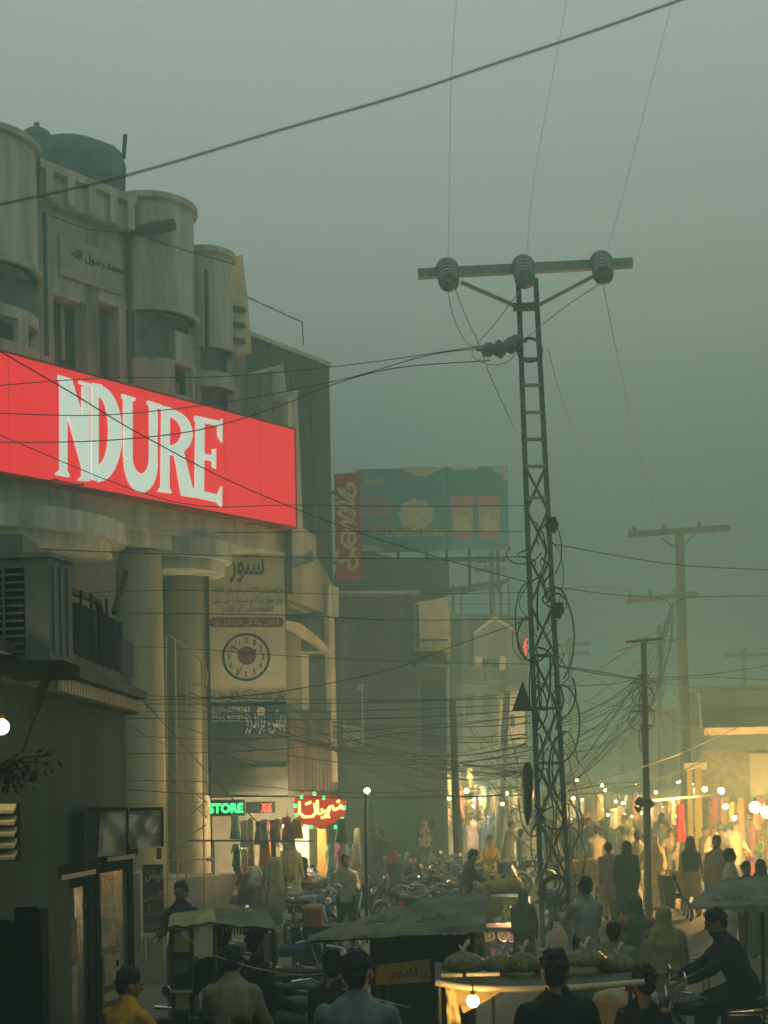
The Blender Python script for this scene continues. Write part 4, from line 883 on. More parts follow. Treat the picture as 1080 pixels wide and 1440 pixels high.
for i in range(22):
    x1, y1 = 905+random.uniform(-6, 6), random.uniform(945, 1010); x0, y0 = random.uniform(780, 800), random.uniform(1010, 1130); s_ = random.uniform(0, 18)
    cable([(x0, y0), ((x0+x1)/2, (y0+y1)/2+s_), (x1, y1)], TY, 30, random.choice([.009, .012]), 'dark cable fanning from tower up to concrete pole', 'cables fanning to the concrete pole', sides=4)
for i in range(16):
    x1, y1 = random.choice([(905, 985), (945, 880), (958, 850)]); x0, y0 = random.uniform(790, 900), random.uniform(900, 1080); x2 = random.uniform(960, 1030)
    cable([(x0, y0), ((x0+x1)/2, (y0+y1)/2+8), (x1, y1+random.uniform(-20, 20))], 36, 44, .014, 'hazy cable around the two right poles', 'hazy cables around the right poles', sides=4)
for i in range(10):
    cable([(905+random.uniform(-3, 3), 985+random.uniform(-15, 25)), (945, 960+random.uniform(0, 90)), (1000, 1020+random.uniform(0, 40))], 30, 40, .01, 'drooping cable from concrete pole towards the corner shop', 'drooping cables towards the corner shop', sides=4)
cable([(800, 1111), (850, 1095), (898, 1080), (955, 1060), (1000, 1040), (1040, 1022)], TY, 36, .022, 'thick lit cable climbing from the tower to the corner shop awning', None, mat('grey_cable', (.20, .18, .13), .6, bump=0))
cable([(800, 1113), (850, 1103), (905, 1098), (955, 1085), (985, 1072)], TY, 36, .02, 'thick dark cable just under the lit climbing one')
cable([(805, 1118), (860, 1112), (930, 1095), (985, 1080)], TY, 36, .014, 'third cable running to the corner shop awning')
cable([(790, 1040), (820, 1080), (838, 1118), (850, 1136), (880, 1148), (905, 1140), (940, 1115), (985, 1060)], TY, 36, .012, 'slack looping cable from the tower under the concrete pole')
cable([(797, 1060), (808, 1100), (816, 1140), (818, 1168), (805, 1190), (800, 1215)], TY-.2, TY-.2, .014, 'black hanging cable loop on the right side of the tower')
cable([(794, 1220), (801, 1236), (812, 1240), (815, 1230)], TY-.2, TY-.2, .012, 'small black wire hook on the tower leg')
cable([(780, 828), (845, 826), (905, 835)], 34, 42, .01, 'faint cable joining tower and far pole')
# tangles on the tower itself
TG = 'tangled cable loops wrapped round the tower'
for i in range(60):
    y0 = random.uniform(740, 930) if i < 22 else random.uniform(930, 1290); f = (y0-372)/973; xa, xb = 728+36*f, 752+52*f
    x0 = random.choice([xa, xb, (xa+xb)/2])+random.uniform(-6, 6); pts = []; a = random.uniform(0, 6); rx, ry = random.uniform(6, 26), random.uniform(12, 60)
    if i % 3 == 0: pts = [(x0, y0), (x0+random.uniform(-16, 16), y0+ry*.6), (x0+random.uniform(-14, 14), y0+ry*1.2), (x0+random.uniform(-8, 10), y0+ry*2)]
    else: pts = [(x0+rx*math.cos(a+t), y0+ry*math.sin(a+t)+t*3) for t in [k*.7 for k in range(random.randint(4, 8))]]
    pts = [(x, min(y, 1310)) for x, y in pts]
    cable(pts, TY-.25, TY+random.uniform(-.3, .3), random.choice([.012, .018, .026]), 'tangled black cable loop wrapped round the tower', TG, sides=4)
for r_ in (.2, .23, .25, .27):
    mb = MB(); mb.torus(W(782, 1252, TY-.15), r_, .014, 'y', 24, 5); tag(obj('cable_coil', mb, WIRE), 'round coil of spare cable hung inside the tower foot', 'cable', 'cable coil in the tower foot')
for x, y in ((776, 738), (784, 858)):
    mb = MB(); c = W(x, y, TY-.25); mb.tube([c+Vector((0, 0, -.14)), c+Vector((0, 0, .12))], [.07, .085], 10); mb.torus(c, .1, .02, 'y', 12, 5); tag(obj('junction_spool', mb, STEEL), ('upper' if y < 800 else 'lower')+' small cable spool on the right tower leg', 'spool')

# ------------------------------------------------------------------ other poles
POLE = mat('concrete_pole', (.14, .15, .13), .9, .25, 3, streak=1); WOODP = mat('dark_pole', (.07, .07, .055), .9, .3, 3, streak=1)
def pole(name, label, top, base_px, Y, r0, r1, m, arms=(), ins=0):
    b = G(base_px, Y); t_ = W(*top, Y); t = thing(name, label, 'pole', b)
    mb = MB(); mb.tube([b, b.lerp(t_, .5), t_], [r0, (r0+r1)/2, r1], 10); obj('shaft', mb, m, t, world=True)
    for (x0, y0, x1, y1, th) in arms:
        mb = MB(); mb.bar(W(x0, y0, Y-.15), W(x1, y1, Y-.15), th, th); a = obj('crossarm', mb, TST, t, world=True)
        for k in range(ins):
            f = (.06, .35, .7)[k]; c = W(x0+(x1-x0)*f, y0+(y1-y0)*f, Y-.15); mb = MB(); mb.tube([c, c+Vector((0, 0, .12)), c+Vector((0, 0, .16)), c+Vector((0, 0, .28))], [.03, .05, .1, .03], 8); obj('pin_insulator', mb, INS, a, world=True)
    return t
t = pole('utility_pole', 'tall hazy power pole with two crossarms right of the tower', (955, 745), 968, 45, .20, .14, POLE, [(884, 752, 1027, 742, .18), (880, 846, 980, 835, .16)], 3)
for p0, p1 in (((930, 757), (952, 772)), ((980, 748), (957, 772))):
    mb = MB(); mb.bar(W(*p0, 45), W(*p1, 45), .05); obj('arm_strut', mb, TST, t, world=True)
for x, y0, y1 in ((888, 756, 820), (926, 754, 812), (970, 752, 800)): cable([(x, y0), (x+1, (y0+y1)/2), (x-1, y1)], 44.8, 44.8, .012, 'short pale wire hanging from the far pole crossarm', 'pale hanging wires of the far pole', WIREL, sides=4)
for i in range(8): cable([(946+random.uniform(-3, 3), 848), (940+random.uniform(-12, 10), 900), (925+random.uniform(-20, 14), 965), (905, 1000+random.uniform(-10, 20))], 44, 32, .014, 'cable strand falling from far pole to concrete pole', 'cable strands between the two right poles', sides=4)
t = pole('concrete_pole', 'slim concrete pole with a dark lamp arm right of the tower', (905, 900), 913, 30, .09, .06, POLE, [(880, 903, 930, 898, .06)], 0)
mb = MB(); c = W(905, 1134, 29.8); mb.tube([c+Vector((-.16, 0, .06)), c+Vector((-.1, 0, .1)), c+Vector((.12, 0, .08)), c+Vector((.2, 0, 0))], [.05, .1, .1, .06], 10); mb.tube([c+Vector((-.12, 0, 0)), c+Vector((-.12, 0, -.12))], [.09, .03], 8); obj('lamp_head', mb, BLACK, t, world=True)
mb = MB(); mb.bar(W(912, 1126, 29.8), W(1012, 1117, 34), .05); obj('lamp_arm', mb, BLACK, t, world=True)
for i in range(10):
    y = 950+i*10; mb = MB(); mb.torus(W(905+random.uniform(-3, 3), y, 29.9), random.uniform(.12, .3), .012, random.choice('xyz'), 14, 4); tag(obj('cable_knot', mb, WIRE), 'knot of black cable wound on the concrete pole', 'cable', 'cable knots on the concrete pole')
pole('utility_pole', 'dark leaning pole in the lit lane left of the tower', (713, 972), 698, 46, .15, .11, WOODP)
pole('utility_pole', 'straight grey pole in the lane right of brick building', (636, 985), 646, 38, .13, .09, WOODP)
t = pole('utility_pole', 'faint double armed pole over the gabled house roof', (691, 775), 700, 60, .14, .1, POLE, [(672, 790, 708, 787, .14), (668, 803, 712, 800, .14)], 2)
pole('utility_pole', 'faint pole with crossarm between tower and concrete pole', (802, 898), 804, 68, .14, .1, POLE, [(780, 907, 829, 905, .15), (782, 920, 828, 918, .14)], 2)
pole('utility_pole', 'faint pole with long low crossarm above the corner shop', (1046, 912), 1048, 64, .14, .1, POLE, [(1018, 922, 1092, 920, .15)], 2)
pole('utility_pole', 'faint slim pole beside the tall hazy power pole', (927, 880), 930, 56, .12, .09, POLE, [(906, 905, 962, 898, .12)], 2)
mb = MB(); mb.tube([W(514, 1108, 26), G(516, 26)], .03, 8); tag(obj('iron_post', mb, BLACK), 'dark iron post beside the white street bulb', 'post')
mb = MB(); mb.tube([W(800, 1130, TY-.4), G(806, TY-.4)], .022, 8); tag(obj('steel_conduit', mb, CHROME), 'shiny thin steel conduit up the right tower leg', 'pipe')
# ------------------------------------------------------------------ people
def sm_remesh(mb, voxel, fold=0, seed=0):
    "one continuous skin over overlapping shapes"
    me = mb.mesh('tmp'); o = bpy.data.objects.new('tmp', me)
    md = o.modifiers.new('r', 'REMESH'); md.mode = 'VOXEL'; md.voxel_size = voxel; md.use_smooth_shade = True
    s_ = o.modifiers.new('s', 'SMOOTH'); s_.factor = .5; s_.iterations = 2
    out = evaluated(o)
    if fold:
        nrm = [v.normal.copy() for v in out.vertices]
        for v, vn in zip(out.vertices, nrm):
            c = v.co.copy(); n_ = noise.noise(Vector((c.x*15+seed, c.y*15, c.z*3.5)))+.6*noise.noise(Vector((c.x*6, c.y*6+seed, c.z*9)))
            v.co = c+vn*fold*n_
    out.materials.clear(); return out
def cap(mb, a, ra, b, rb, n=10): 
    a, b = Vector(a), Vector(b); d = (b-a); L_ = d.length
    if L_ < 1e-5: mb.ell(a, ra, ra, ra, n, 6); return
    d /= L_; mb.tube([a-d*ra*.9, a-d*ra*.6, a, b, b+d*rb*.6, b+d*rb*.9], [ra*.35, ra*.8, ra, rb, rb*.8, rb*.35], n)
def dirv(flex, abd, side): # forward = -y
    f, a = R(flex), R(abd); return Vector((side*math.sin(a), -math.sin(f)*math.cos(a), -math.cos(f)*math.cos(a)))
def build_person(h=1.7, lean=0, head=(0, 0), arms=((8, 8, 15), (8, 8, 15)), legs=((4, 3, 4), (-4, 3, 4)), dress='kameez', hair='short', sit=None, vox=.016, seed=0, bulk=1.0, beard=False, fingers=False, cap_=False, bag=False):
    """returns [(part name, mesh, material slot name)], local frame, facing -y, standing on z=0.
       arms/legs: (flex forward, out, bend)"""
    k = h/1.7; out = []
    legd = []
    for s_, (f, a, b) in zip((-1, 1), legs):
        hip = Vector((s_*.09, 0, 0)); kn = hip+dirv(f, a, s_)*.42; an = kn+dirv(f-b, a*.5, s_)*.41; legd.append((hip, kn, an))
    ph = sit if sit is not None else -min(l[2].z for l in legd)+.075
    pel = Vector((0, 0, ph)); legd = [tuple(p+pel for p in l) for l in legd]
    ML = Matrix.Rotation(R(lean), 3, 'X')
    up = lambda v: pel+ML @ Vector(v)
    waist, chest, neck = up((0, 0, .18)), up((0, .01, .40)), up((0, .02, .56))
    hd = neck+Matrix.Rotation(R(head[0]+lean*.35), 3, 'X') @ Vector((0, -.025, .142)); HM = Matrix.Rotation(R(head[1]), 3, 'Z') @ Matrix.Rotation(R(head[0]+lean*.35), 3, 'X')
    hp = lambda v: hd+HM @ Vector(v)
    arm = []
    for s_, (f, a, b) in zip((-1, 1), arms):
        sh = up((s_*.165*bulk, .015, .47)); el = sh+dirv(f, a, s_)*.28; wr = el+dirv(f+b, a*.3-(8 if b > 40 else 0), s_)*.25; arm.append((sh, el, wr))
    # --- body: one skin
    b = MB()
    b.ell(hd, .076, .095, .118, 14, 10, HM); b.ell(hp((0, -.03, -.06)), .055, .062, .065, 12, 8, HM)
    cap(b, hp((0, -.09, .0)), .014, hp((0, -.108, -.022)), .017, 6)        # nose
    b.ell(hp((0, -.085, .028)), .05, .018, .012, 10, 6, HM)                 # brow
    b.ell(hp((0, -.082, -.062)), .026, .016, .012, 8, 5, HM)                # mouth
    for s_ in (-1, 1): b.ell(hp((s_*.084, .004, -.012)), .014, .022, .034, 8, 6, HM)
    cap(b, neck+Vector((0, .01, -.04)), .056, hp((0, .02, -.07)), .052)
    b.loft([[up((math.cos(t)*rx*bulk, math.sin(t)*ry, z)) for t in [i*math.pi/7 for i in range(14)]] for z, rx, ry in ((-.08, .10, .08), (0, .155, .11), (.18, .135, .095), (.36, .165, .115), (.47, .17, .095), (.54, .09, .06))])
    for (sh, el, wr) in arm:
        cap(b, sh, .05, el, .038); cap(b, el, .038, wr, .027)
        d = (wr-el).normalized(); palm = wr+d*.05; b.ell(palm, .04, .022, .05, 8, 6, d.to_track_quat('Z', 'Y').to_matrix()); side = d.cross(Vector((0, 0, 1)) if abs(d.z) < .8 else Vector((0, 1, 0))).normalized(); dn = d.cross(side)
        for i, L_ in enumerate((.075, .085, .08, .06)):
            root = palm+d*.035+side*(i-1.5)*.019; k1 = root+d*L_*.5; cap(b, root, .0095, k1, .009, 6); cap(b, k1, .009, k1+d*L_*.35+dn*L_*.35, .008, 6)
        cap(b, palm+side*.035, .011, palm+side*.06+d*.04, .009, 6)
    for hip, kn, an in legd:
        cap(b, hip, .075*bulk, kn, .052); cap(b, kn, .052, an, .036); cap(b, an+Vector((0, .02, -.04)), .035, an+Vector((0, -.13, -.05)), .028)
    out.append(('body', sm_remesh(b, min(vox, .011 if fingers else vox)), 'skin'))
    # --- clothes
    t = MB(); B = bulk
    if dress != 'robe':
        hem = {'kameez': -.42, 'shirt': -.10, 'jacket': -.06, 'kurta': -.25}[dress]
        fl = {'kameez': 1.25, 'kurta': 1.12, 'shirt': 1, 'jacket': 1.05}[dress]
        rings = [(hem, .17*fl, .125*fl), (min(-.06, hem*.5+.02), .175, .13), (.05, .172, .128), (.2, .158, .12), (.36, .182, .138), (.45, .19, .12), (.50, .165, .10), (.545, .11, .08), (.585, .066, .064), (.61, .062, .06)]
        if sit is not None: rings[0] = (-.06, .18, .14); rings[1] = (-.03, .18, .14)
        t.loft([[up((math.cos(a)*rx*B, math.sin(a)*ry*B, z)) for a in [i*math.pi/10 for i in range(20)]] for z, rx, ry in rings])
        if dress in ('kameez', 'kurta') and sit is not None:
            for hip, kn, an in legd: cap(t, hip, .11, kn+Vector((0, 0, -.02)), .085)
        for (sh, el, wr) in arm:
            cap(t, sh+Vector((0, 0, -.012)), .066*B, el, .056*B); cap(t, el, .058*B, el.lerp(wr, .9), .043)
        out.append(('jacket' if dress == 'jacket' else 'shirt', sm_remesh(t, vox, .012, seed), 'top'))
        t = MB(); wd = 1.25 if dress == 'kameez' else 1.0
        for hip, kn, an in legd:
            cap(t, hip+Vector((0, 0, .03)), .10*B, kn, .078*wd); cap(t, kn, .078*wd, an+Vector((0, 0, .01)), .056*wd)
        t.ell(pel, .15*B, .115, .12); out.append(('trousers', sm_remesh(t, vox, .009, seed+5), 'bottom'))
    else:
        rings = [(-ph+.06, .25, .22), (-ph+.5, .235, .2), (0, .21, .175), (.2, .2, .165), (.38, .215, .165), (.47, .2, .14), (.54, .13, .1), (.6, .09, .09)]
        t.loft([[Vector((math.cos(a)*rx*B, math.sin(a)*ry*B, ph+z)) if z < .1 else up((math.cos(a)*rx*B, math.sin(a)*ry*B, z)) for a in [i*math.pi/12 for i in range(24)]] for z, rx, ry in rings])
        for (sh, el, wr) in arm: cap(t, sh, .085, el, .08); cap(t, el, .08, el.lerp(wr, .85), .06)
        out.append(('robe', sm_remesh(t, vox, .022, seed), 'top'))
    for hip, kn, an in legd:
        t = MB(); cap(t, an+Vector((0, .035, -.045)), .042, an+Vector((0, -.14, -.05)), .036, 10); me = t.mesh('shoe'); out.append(('shoe', me, 'shoe'))
    # --- hair, scarf
    t = MB()
    if hair == 'short':
        t.ell(hp((0, .014, .034)), .085, .098, .104, 14, 10, HM); t.ell(hp((0, .048, -.02)), .076, .066, .075, 12, 8, HM)
        rh = random.Random(int(seed*10))
        for i in range(110):
            a_, e_ = rh.uniform(0, 6.28), rh.uniform(-.25, 1.25); sa = math.sin(a_)
            if sa < -.2 and e_ < .55: continue
            g = hp((math.cos(a_)*math.cos(e_)*.082, .014+sa*math.cos(e_)*.098, .034+math.sin(e_)*.102)); d = (g-hd).normalized()+Vector((rh.uniform(-.6, .6), rh.uniform(-.6, .6), rh.uniform(-1.1, .0)))
            cap(t, g, .013, g+d*rh.uniform(.012, .026), .006, 5)
        out.append(('hair', sm_remesh(t, .009), 'hair'))
    elif hair == 'shawl':
        t.loft([[hp((math.cos(a)*rx, .012+math.sin(a)*ry, z)) for a in [i*math.pi/9 for i in range(18)]] for z, rx, ry in ((-.13, .10, .105), (-.05, .10, .11), (.05, .10, .115), (.11, .075, .09), (.14, .03, .04))])
        t.loft([[up((math.cos(a)*rx*B, .01+math.sin(a)*ry*B, z)) for a in [i*math.pi/10 for i in range(20)]] for z, rx, ry in ((.02, .27, .2), (.2, .255, .19), (.38, .235, .175), (.5, .19, .14), (.6, .1, .1), (.64, .09, .1))])
        out.append(('shawl', sm_remesh(t, vox, .020, seed+9), 'scarf'))
    elif hair == 'veil':
        t.loft([[hp((math.cos(a)*rx, .018+math.sin(a)*ry, z)) for a in [i*math.pi/9 for i in range(18)]] for z, rx, ry in ((-.16, .12, .10), (-.05, .097, .105), (.05, .095, .11), (.11, .07, .085), (.135, .03, .04))])
        t.loft([[up((math.cos(a)*rx, .05+math.sin(a)*ry, z)) for a in [i*math.pi/9 for i in range(18)]] for z, rx, ry in ((.1, .17, .10), (.3, .19, .12), (.45, .19, .12), (.56, .10, .10))])
        out.append(('veil', sm_remesh(t, vox, .012, seed+9), 'scarf'))
    if cap_:
        t = MB(); t.ell(hp((0, .005, .055)), .088, .105, .085, 14, 8, HM); out.append(('cap', t.mesh('cap'), 'scarf'))
    if beard:
        t = MB(); t.ell(hp((0, -.05, -.085)), .052, .045, .045, 12, 8, HM); out.append(('beard', t.mesh('beard'), 'hair'))
    if fingers or beard:
        for s_ in (-1, 1): t = MB(); t.ell(hp((s_*.03, -.088, .012)), .012, .008, .008, 8, 6, HM); out.append(('eye', t.mesh('eye'), 'hair'))
    if k != 1:
        for _, me, _ in out: me.transform(Matrix.Scale(k, 4))
    return out
FAB = {}
def fab(c):
    if c not in FAB: FAB[c] = mat('fabric_%d' % len(FAB), c, .95, .22, 5, bump=.4)
    return FAB[c]
PROTO = {}
def person(px, Y, label, h=1.7, rz=0, key=None, top=(.2, .2, .2), bottom=(.08, .08, .08), scarf=None, shoe=(.03, .025, .02), group=None, z=0, py=None, at=None, skin=None, **kw):
    key = key or repr(sorted(kw.items()))+str(h > 1.6)
    if key not in PROTO: PROTO[key] = build_person(h=1.7, seed=len(PROTO)*3.7, **kw)
    p = Vector(at) if at else G(px, Y); p.z = z
    t = thing('person', label, 'person', p, R(rz), group); 
    for nm, me, sl in PROTO[key]:
        o = bpy.data.objects.new(nm, me); COL.objects.link(o); o.parent = t; 
        if not me.materials: me.materials.append(SKIN)
        m = {'skin': skin or SKIN, 'hair': HAIR, 'top': fab(top), 'bottom': fab(bottom), 'scarf': fab(scarf or top), 'shoe': fab(shoe)}[sl]
        o.material_slots[0].link = 'OBJECT'; o.material_slots[0].material = m
    t.scale = (h/1.7,)*3
    return t
BK = (.015, .016, .018); WH = (.55, .52, .45); BG = (.38, .32, .23); GY = (.16, .17, .16); TL = (.10, .15, .15); PKc = (.42, .16, .13); OLV = (.16, .17, .07)
walk = dict(arms=((18, 6, 15), (-14, 6, 18)), legs=((20, 2, 6), (-18, 2, 22))); stand = dict()
# --- foreground
person(508, 9.0, 'man in pale blue grey shirt seen from behind at the bottom centre', 1.88, 172, dress='kameez', top=(.15, .24, .24), bottom=(.15, .22, .22), vox=.012, fingers=True, bulk=1.1, arms=((25, 10, 35), (40, 12, 60)), head=(8, 0))
person(472, 11.2, 'dark silhouetted person just left of the pale shirted man', 1.62, 150, dress='jacket', top=BK, arms=((30, 14, 40), (10, 10, 20)), head=(5, 20))
person(789, 9.2, 'man in black seen from behind in front of the bagged cart', 1.84, 184, dress='jacket', top=(.012, .013, .016), bulk=1.08, vox=.012, fingers=True, arms=((10, 12, 20), (12, 12, 25)), head=(0, -30))
person(909, 10, 'dark haired youngster in black right of the bagged cart', 1.63, 178, dress='jacket', top=(.012, .014, .016), arms=((12, 8, 20), (12, 8, 20)), head=(0, 35), bulk=.9)
person(177, 10.5, 'person in bright yellow top with dark hair at bottom left', 1.60, 150, dress='jacket', top=(.60, .36, .035), vox=.012, fingers=True, arms=((35, 12, 30), (30, 10, 40)), head=(8, -40), lean=6, beard=False)
# shawl group
person(936, 15.6, 'woman wrapped in an olive green shawl with her back turned', 1.52, 175, dress='robe', hair='shawl', top=(.30, .27, .13), scarf=(.36, .33, .14), bulk=1.1)
person(896, 17.2, 'woman in dusty pink outfit and green headscarf seen from behind', 1.52, 185, dress='kameez', hair='veil', top=PKc, bottom=PKc, scarf=(.14, .20, .13), arms=((5, 14, 10), (5, 14, 10)), bulk=1.15)
person(866, 14.6, 'dark haired boy wrapped in a green shawl behind the bagged cart', 1.46, 170, dress='robe', hair='short', top=(.22, .25, .12), arms=((30, 18, 60), (30, 18, 60)), bulk=1.15)
person(826, 18, 'curly haired man in a white grey shirt beside the tower foot', 1.68, 195, dress='shirt', top=(.36, .38, .36), bottom=BK, arms=((22, 8, 40), (42, 8, 60)), bulk=1.0, vox=.013)
person(258, 17.6, 'man in dark shirt looking out behind the left rickshaw roof', 1.74, -12, dress='shirt', top=(.02, .025, .025), beard=True, arms=((28, 8, 50), (32, 8, 60)), vox=.013)
# walking in the lit street
person(857, 29.2, 'person in dusty mauve kameez walking away up the street', 1.62, 178, dress='kameez', top=(.30, .22, .17), bottom=(.24, .18, .13), **walk)
person(883, 28.2, 'woman in a long black robe and veil walking in the street', 1.66, 170, dress='robe', hair='veil', top=BK, scarf=BK, legs=((10, 2, 4), (-10, 2, 8)))
person(898, 32.5, 'man in pale green kameez partly behind the concrete pole', 1.72, 190, dress='kameez', top=(.42, .45, .33), bottom=(.5, .5, .42), **walk)
person(921, 31.5, 'heavy person in cream shawl pushing the cycle cart', 1.62, 200, dress='robe', hair='shawl', top=(.55, .45, .24), scarf=(.60, .48, .24), bulk=1.15, arms=((45, 10, 30), (45, 10, 30)))
person(973, 29.6, 'man in cream kameez with a dark scarf over his head walking', 1.70, 160, dress='kameez', hair='veil', top=(.52, .43, .26), bottom=(.5, .42, .28), scarf=(.07, .08, .07), **walk)
person(1010, 27.5, 'bearded man in beige kameez facing the street at right', 1.76, -20, dress='kameez', top=(.46, .36, .23), bottom=(.45, .36, .24), beard=True, arms=((5, 6, 8), (8, 6, 12)))
person(1029, 24.5, 'young man in cream shirt turned right near the corner shop', 1.66, 75, dress='kameez', top=(.58, .50, .34), bottom=(.5, .43, .3), arms=((15, 8, 30), (10, 8, 30)))
person(1052, 23.5, 'dark clothed figure behind the right canopy', 1.5, 20, dress='kameez', top=(.07, .08, .06), bottom=(.06, .06, .05))
person(1072, 23, 'olive clothed figure at the right edge behind the canopy', 1.55, 160, dress='robe', hair='shawl', top=(.12, .13, .07), scarf=(.13, .14, .08))
# mid street
person(488, 25.5, 'man in cream jacket with a strap seated among the motorbikes', 1.62, 10, dress='jacket', top=(.46, .42, .28), bottom=BK, arms=((35, 8, 60), (30, 8, 60)))
person(503, 34, 'person in teal with white cap facing the shops', 1.66, 200, dress='kameez', top=(.12, .17, .15), bottom=(.1, .13, .12), cap_=True, scarf=(.6, .58, .5))
person(525, 34, 'person in black robe beside the white capped one', 1.62, 170, dress='robe', hair='veil', top=BK, scarf=BK)
person(540, 36, 'dark figure second from the white capped one', 1.66, 190, dress='kameez', top=BK, bottom=BK)
person(556, 30, 'person with a red head cloth sitting by the bikes', 1.45, 0, dress='jacket', hair='veil', top=(.06, .08, .07), scarf=(.36, .06, .05), arms=((30, 8, 60), (30, 8, 60)))
person(582, 31, 'small dark haired child standing by the parked bikes', 1.30, 5, dress='jacket', top=(.04, .05, .05))
person(655, 26.5, 'man in dark jacket and cap bending beside the glass cart', 1.64, 100, dress='jacket', top=(.03, .04, .035), lean=12, head=(15, 0), cap_=True, scarf=BK, arms=((40, 8, 30), (40, 8, 30)))
person(690, 33, 'person in yellow hoodie standing behind the glass cart', 1.60, 5, dress='jacket', top=(.55, .38, .07), bottom=GY, arms=((25, 8, 80), (25, 8, 80)))
person(714, 40, 'man in grey kameez leaning over towards the tower', 1.74, 110, dress='kameez', top=(.30, .28, .21), bottom=(.22, .2, .16), lean=14, arms=((60, 8, 20), (55, 8, 25)))
person(735, 37, 'person in light blue shirt sitting on a bike by the tower', 1.6, 120, dress='shirt', top=(.28, .36, .34), bottom=GY, arms=((50, 8, 25), (50, 8, 25)))
person(598, 44, 'person in pink veil carrying a yellow bag in the lane', 1.62, 0, dress='robe', hair='shawl', top=(.05, .06, .05), scarf=(.50, .30, .24))
person(612, 45, 'dark figure right of the pink veiled person', 1.66, 180, dress='robe', hair='veil', top=BK, scarf=(.03, .03, .03))
person(494, 46, 'person in pink top near the orange post', 1.58, 10, dress='kameez', top=(.42, .14, .18), bottom=BK)
POSES = [stand, walk, dict(arms=((-14, 6, 15), (20, 6, 30)), legs=((-16, 2, 24), (20, 2, 5)), head=(4, 12)), dict(arms=((40, 14, 70), (12, 8, 20)), head=(6, -25)), dict(arms=((30, 10, 80), (32, 10, 85)), head=(14, 8), lean=5),
         dict(arms=((8, 16, 10), (50, 10, 60)), head=(-4, 40)), dict(lean=16, arms=((45, 8, 30), (40, 8, 40)), head=(12, 0), bulk=1.1)]
def crowd_spots():
    rr = random.Random(4); i = 0
    cols = [('black', BK), ('dark grey', (.05, .055, .05)), ('olive', OLV), ('cream', (.45, .38, .26)), ('grey green', (.14, .17, .13)), ('brown', (.14, .09, .06)), ('mauve', (.26, .18, .17)), ('dark', (.03, .035, .03)), ('beige', BG), ('navy', (.03, .04, .07)), ('rust', (.32, .13, .06))]
    zones = [(410, 540, 38, 52, 12, 'beyond the motorbikes at left'), (640, 760, 42, 64, 26, 'in the lit lane left of the tower'), (770, 830, 36, 60, 16, 'between tower and the stacked cartons'), (820, 965, 35, 64, 48, 'around the concrete pole'), (540, 640, 46, 58, 12, 'beyond the brick building'), (985, 1050, 36, 39.5, 8, 'at the corner shop counter')]
    used = {}
    for x0, x1, Y0, Y1, n, where in zones:
        for k in range(n):
            nm, c = rr.choice(cols); dr = rr.choice(['kameez', 'kameez', 'jacket', 'robe', 'kurta']); hair = 'veil' if dr == 'robe' else 'short'
            px, Y, back = rr.uniform(x0, x1), rr.uniform(Y0, Y1), rr.random() < .6
            pose = rr.choice(POSES); lab = f"{nm} {'robed' if dr == 'robe' else 'jacketed' if dr == 'jacket' else 'kameez clad'} person {'from behind' if back else 'facing us'} {where}"
            if 'legs' in pose and 'sit' not in pose: lab = lab.replace('person', 'person mid-stride')
            used[lab] = used.get(lab, 0)+1
            if used[lab] > 1: lab = lab+', '+['further off', 'third such', 'fourth such', 'fifth such'][min(used[lab]-2, 3)]
            person(px, Y, lab, (rr.uniform(1.1, 1.35) if rr.random() < .12 else rr.uniform(1.52, 1.78)), (180 if back else 0)+rr.uniform(-40, 40), dress=dr, hair=hair, top=c, bottom=c if rr.random() < .5 else GY, scarf=BK if rr.random() < .5 else c, group='people in the crowded market street', **pose)
crowd_spots()
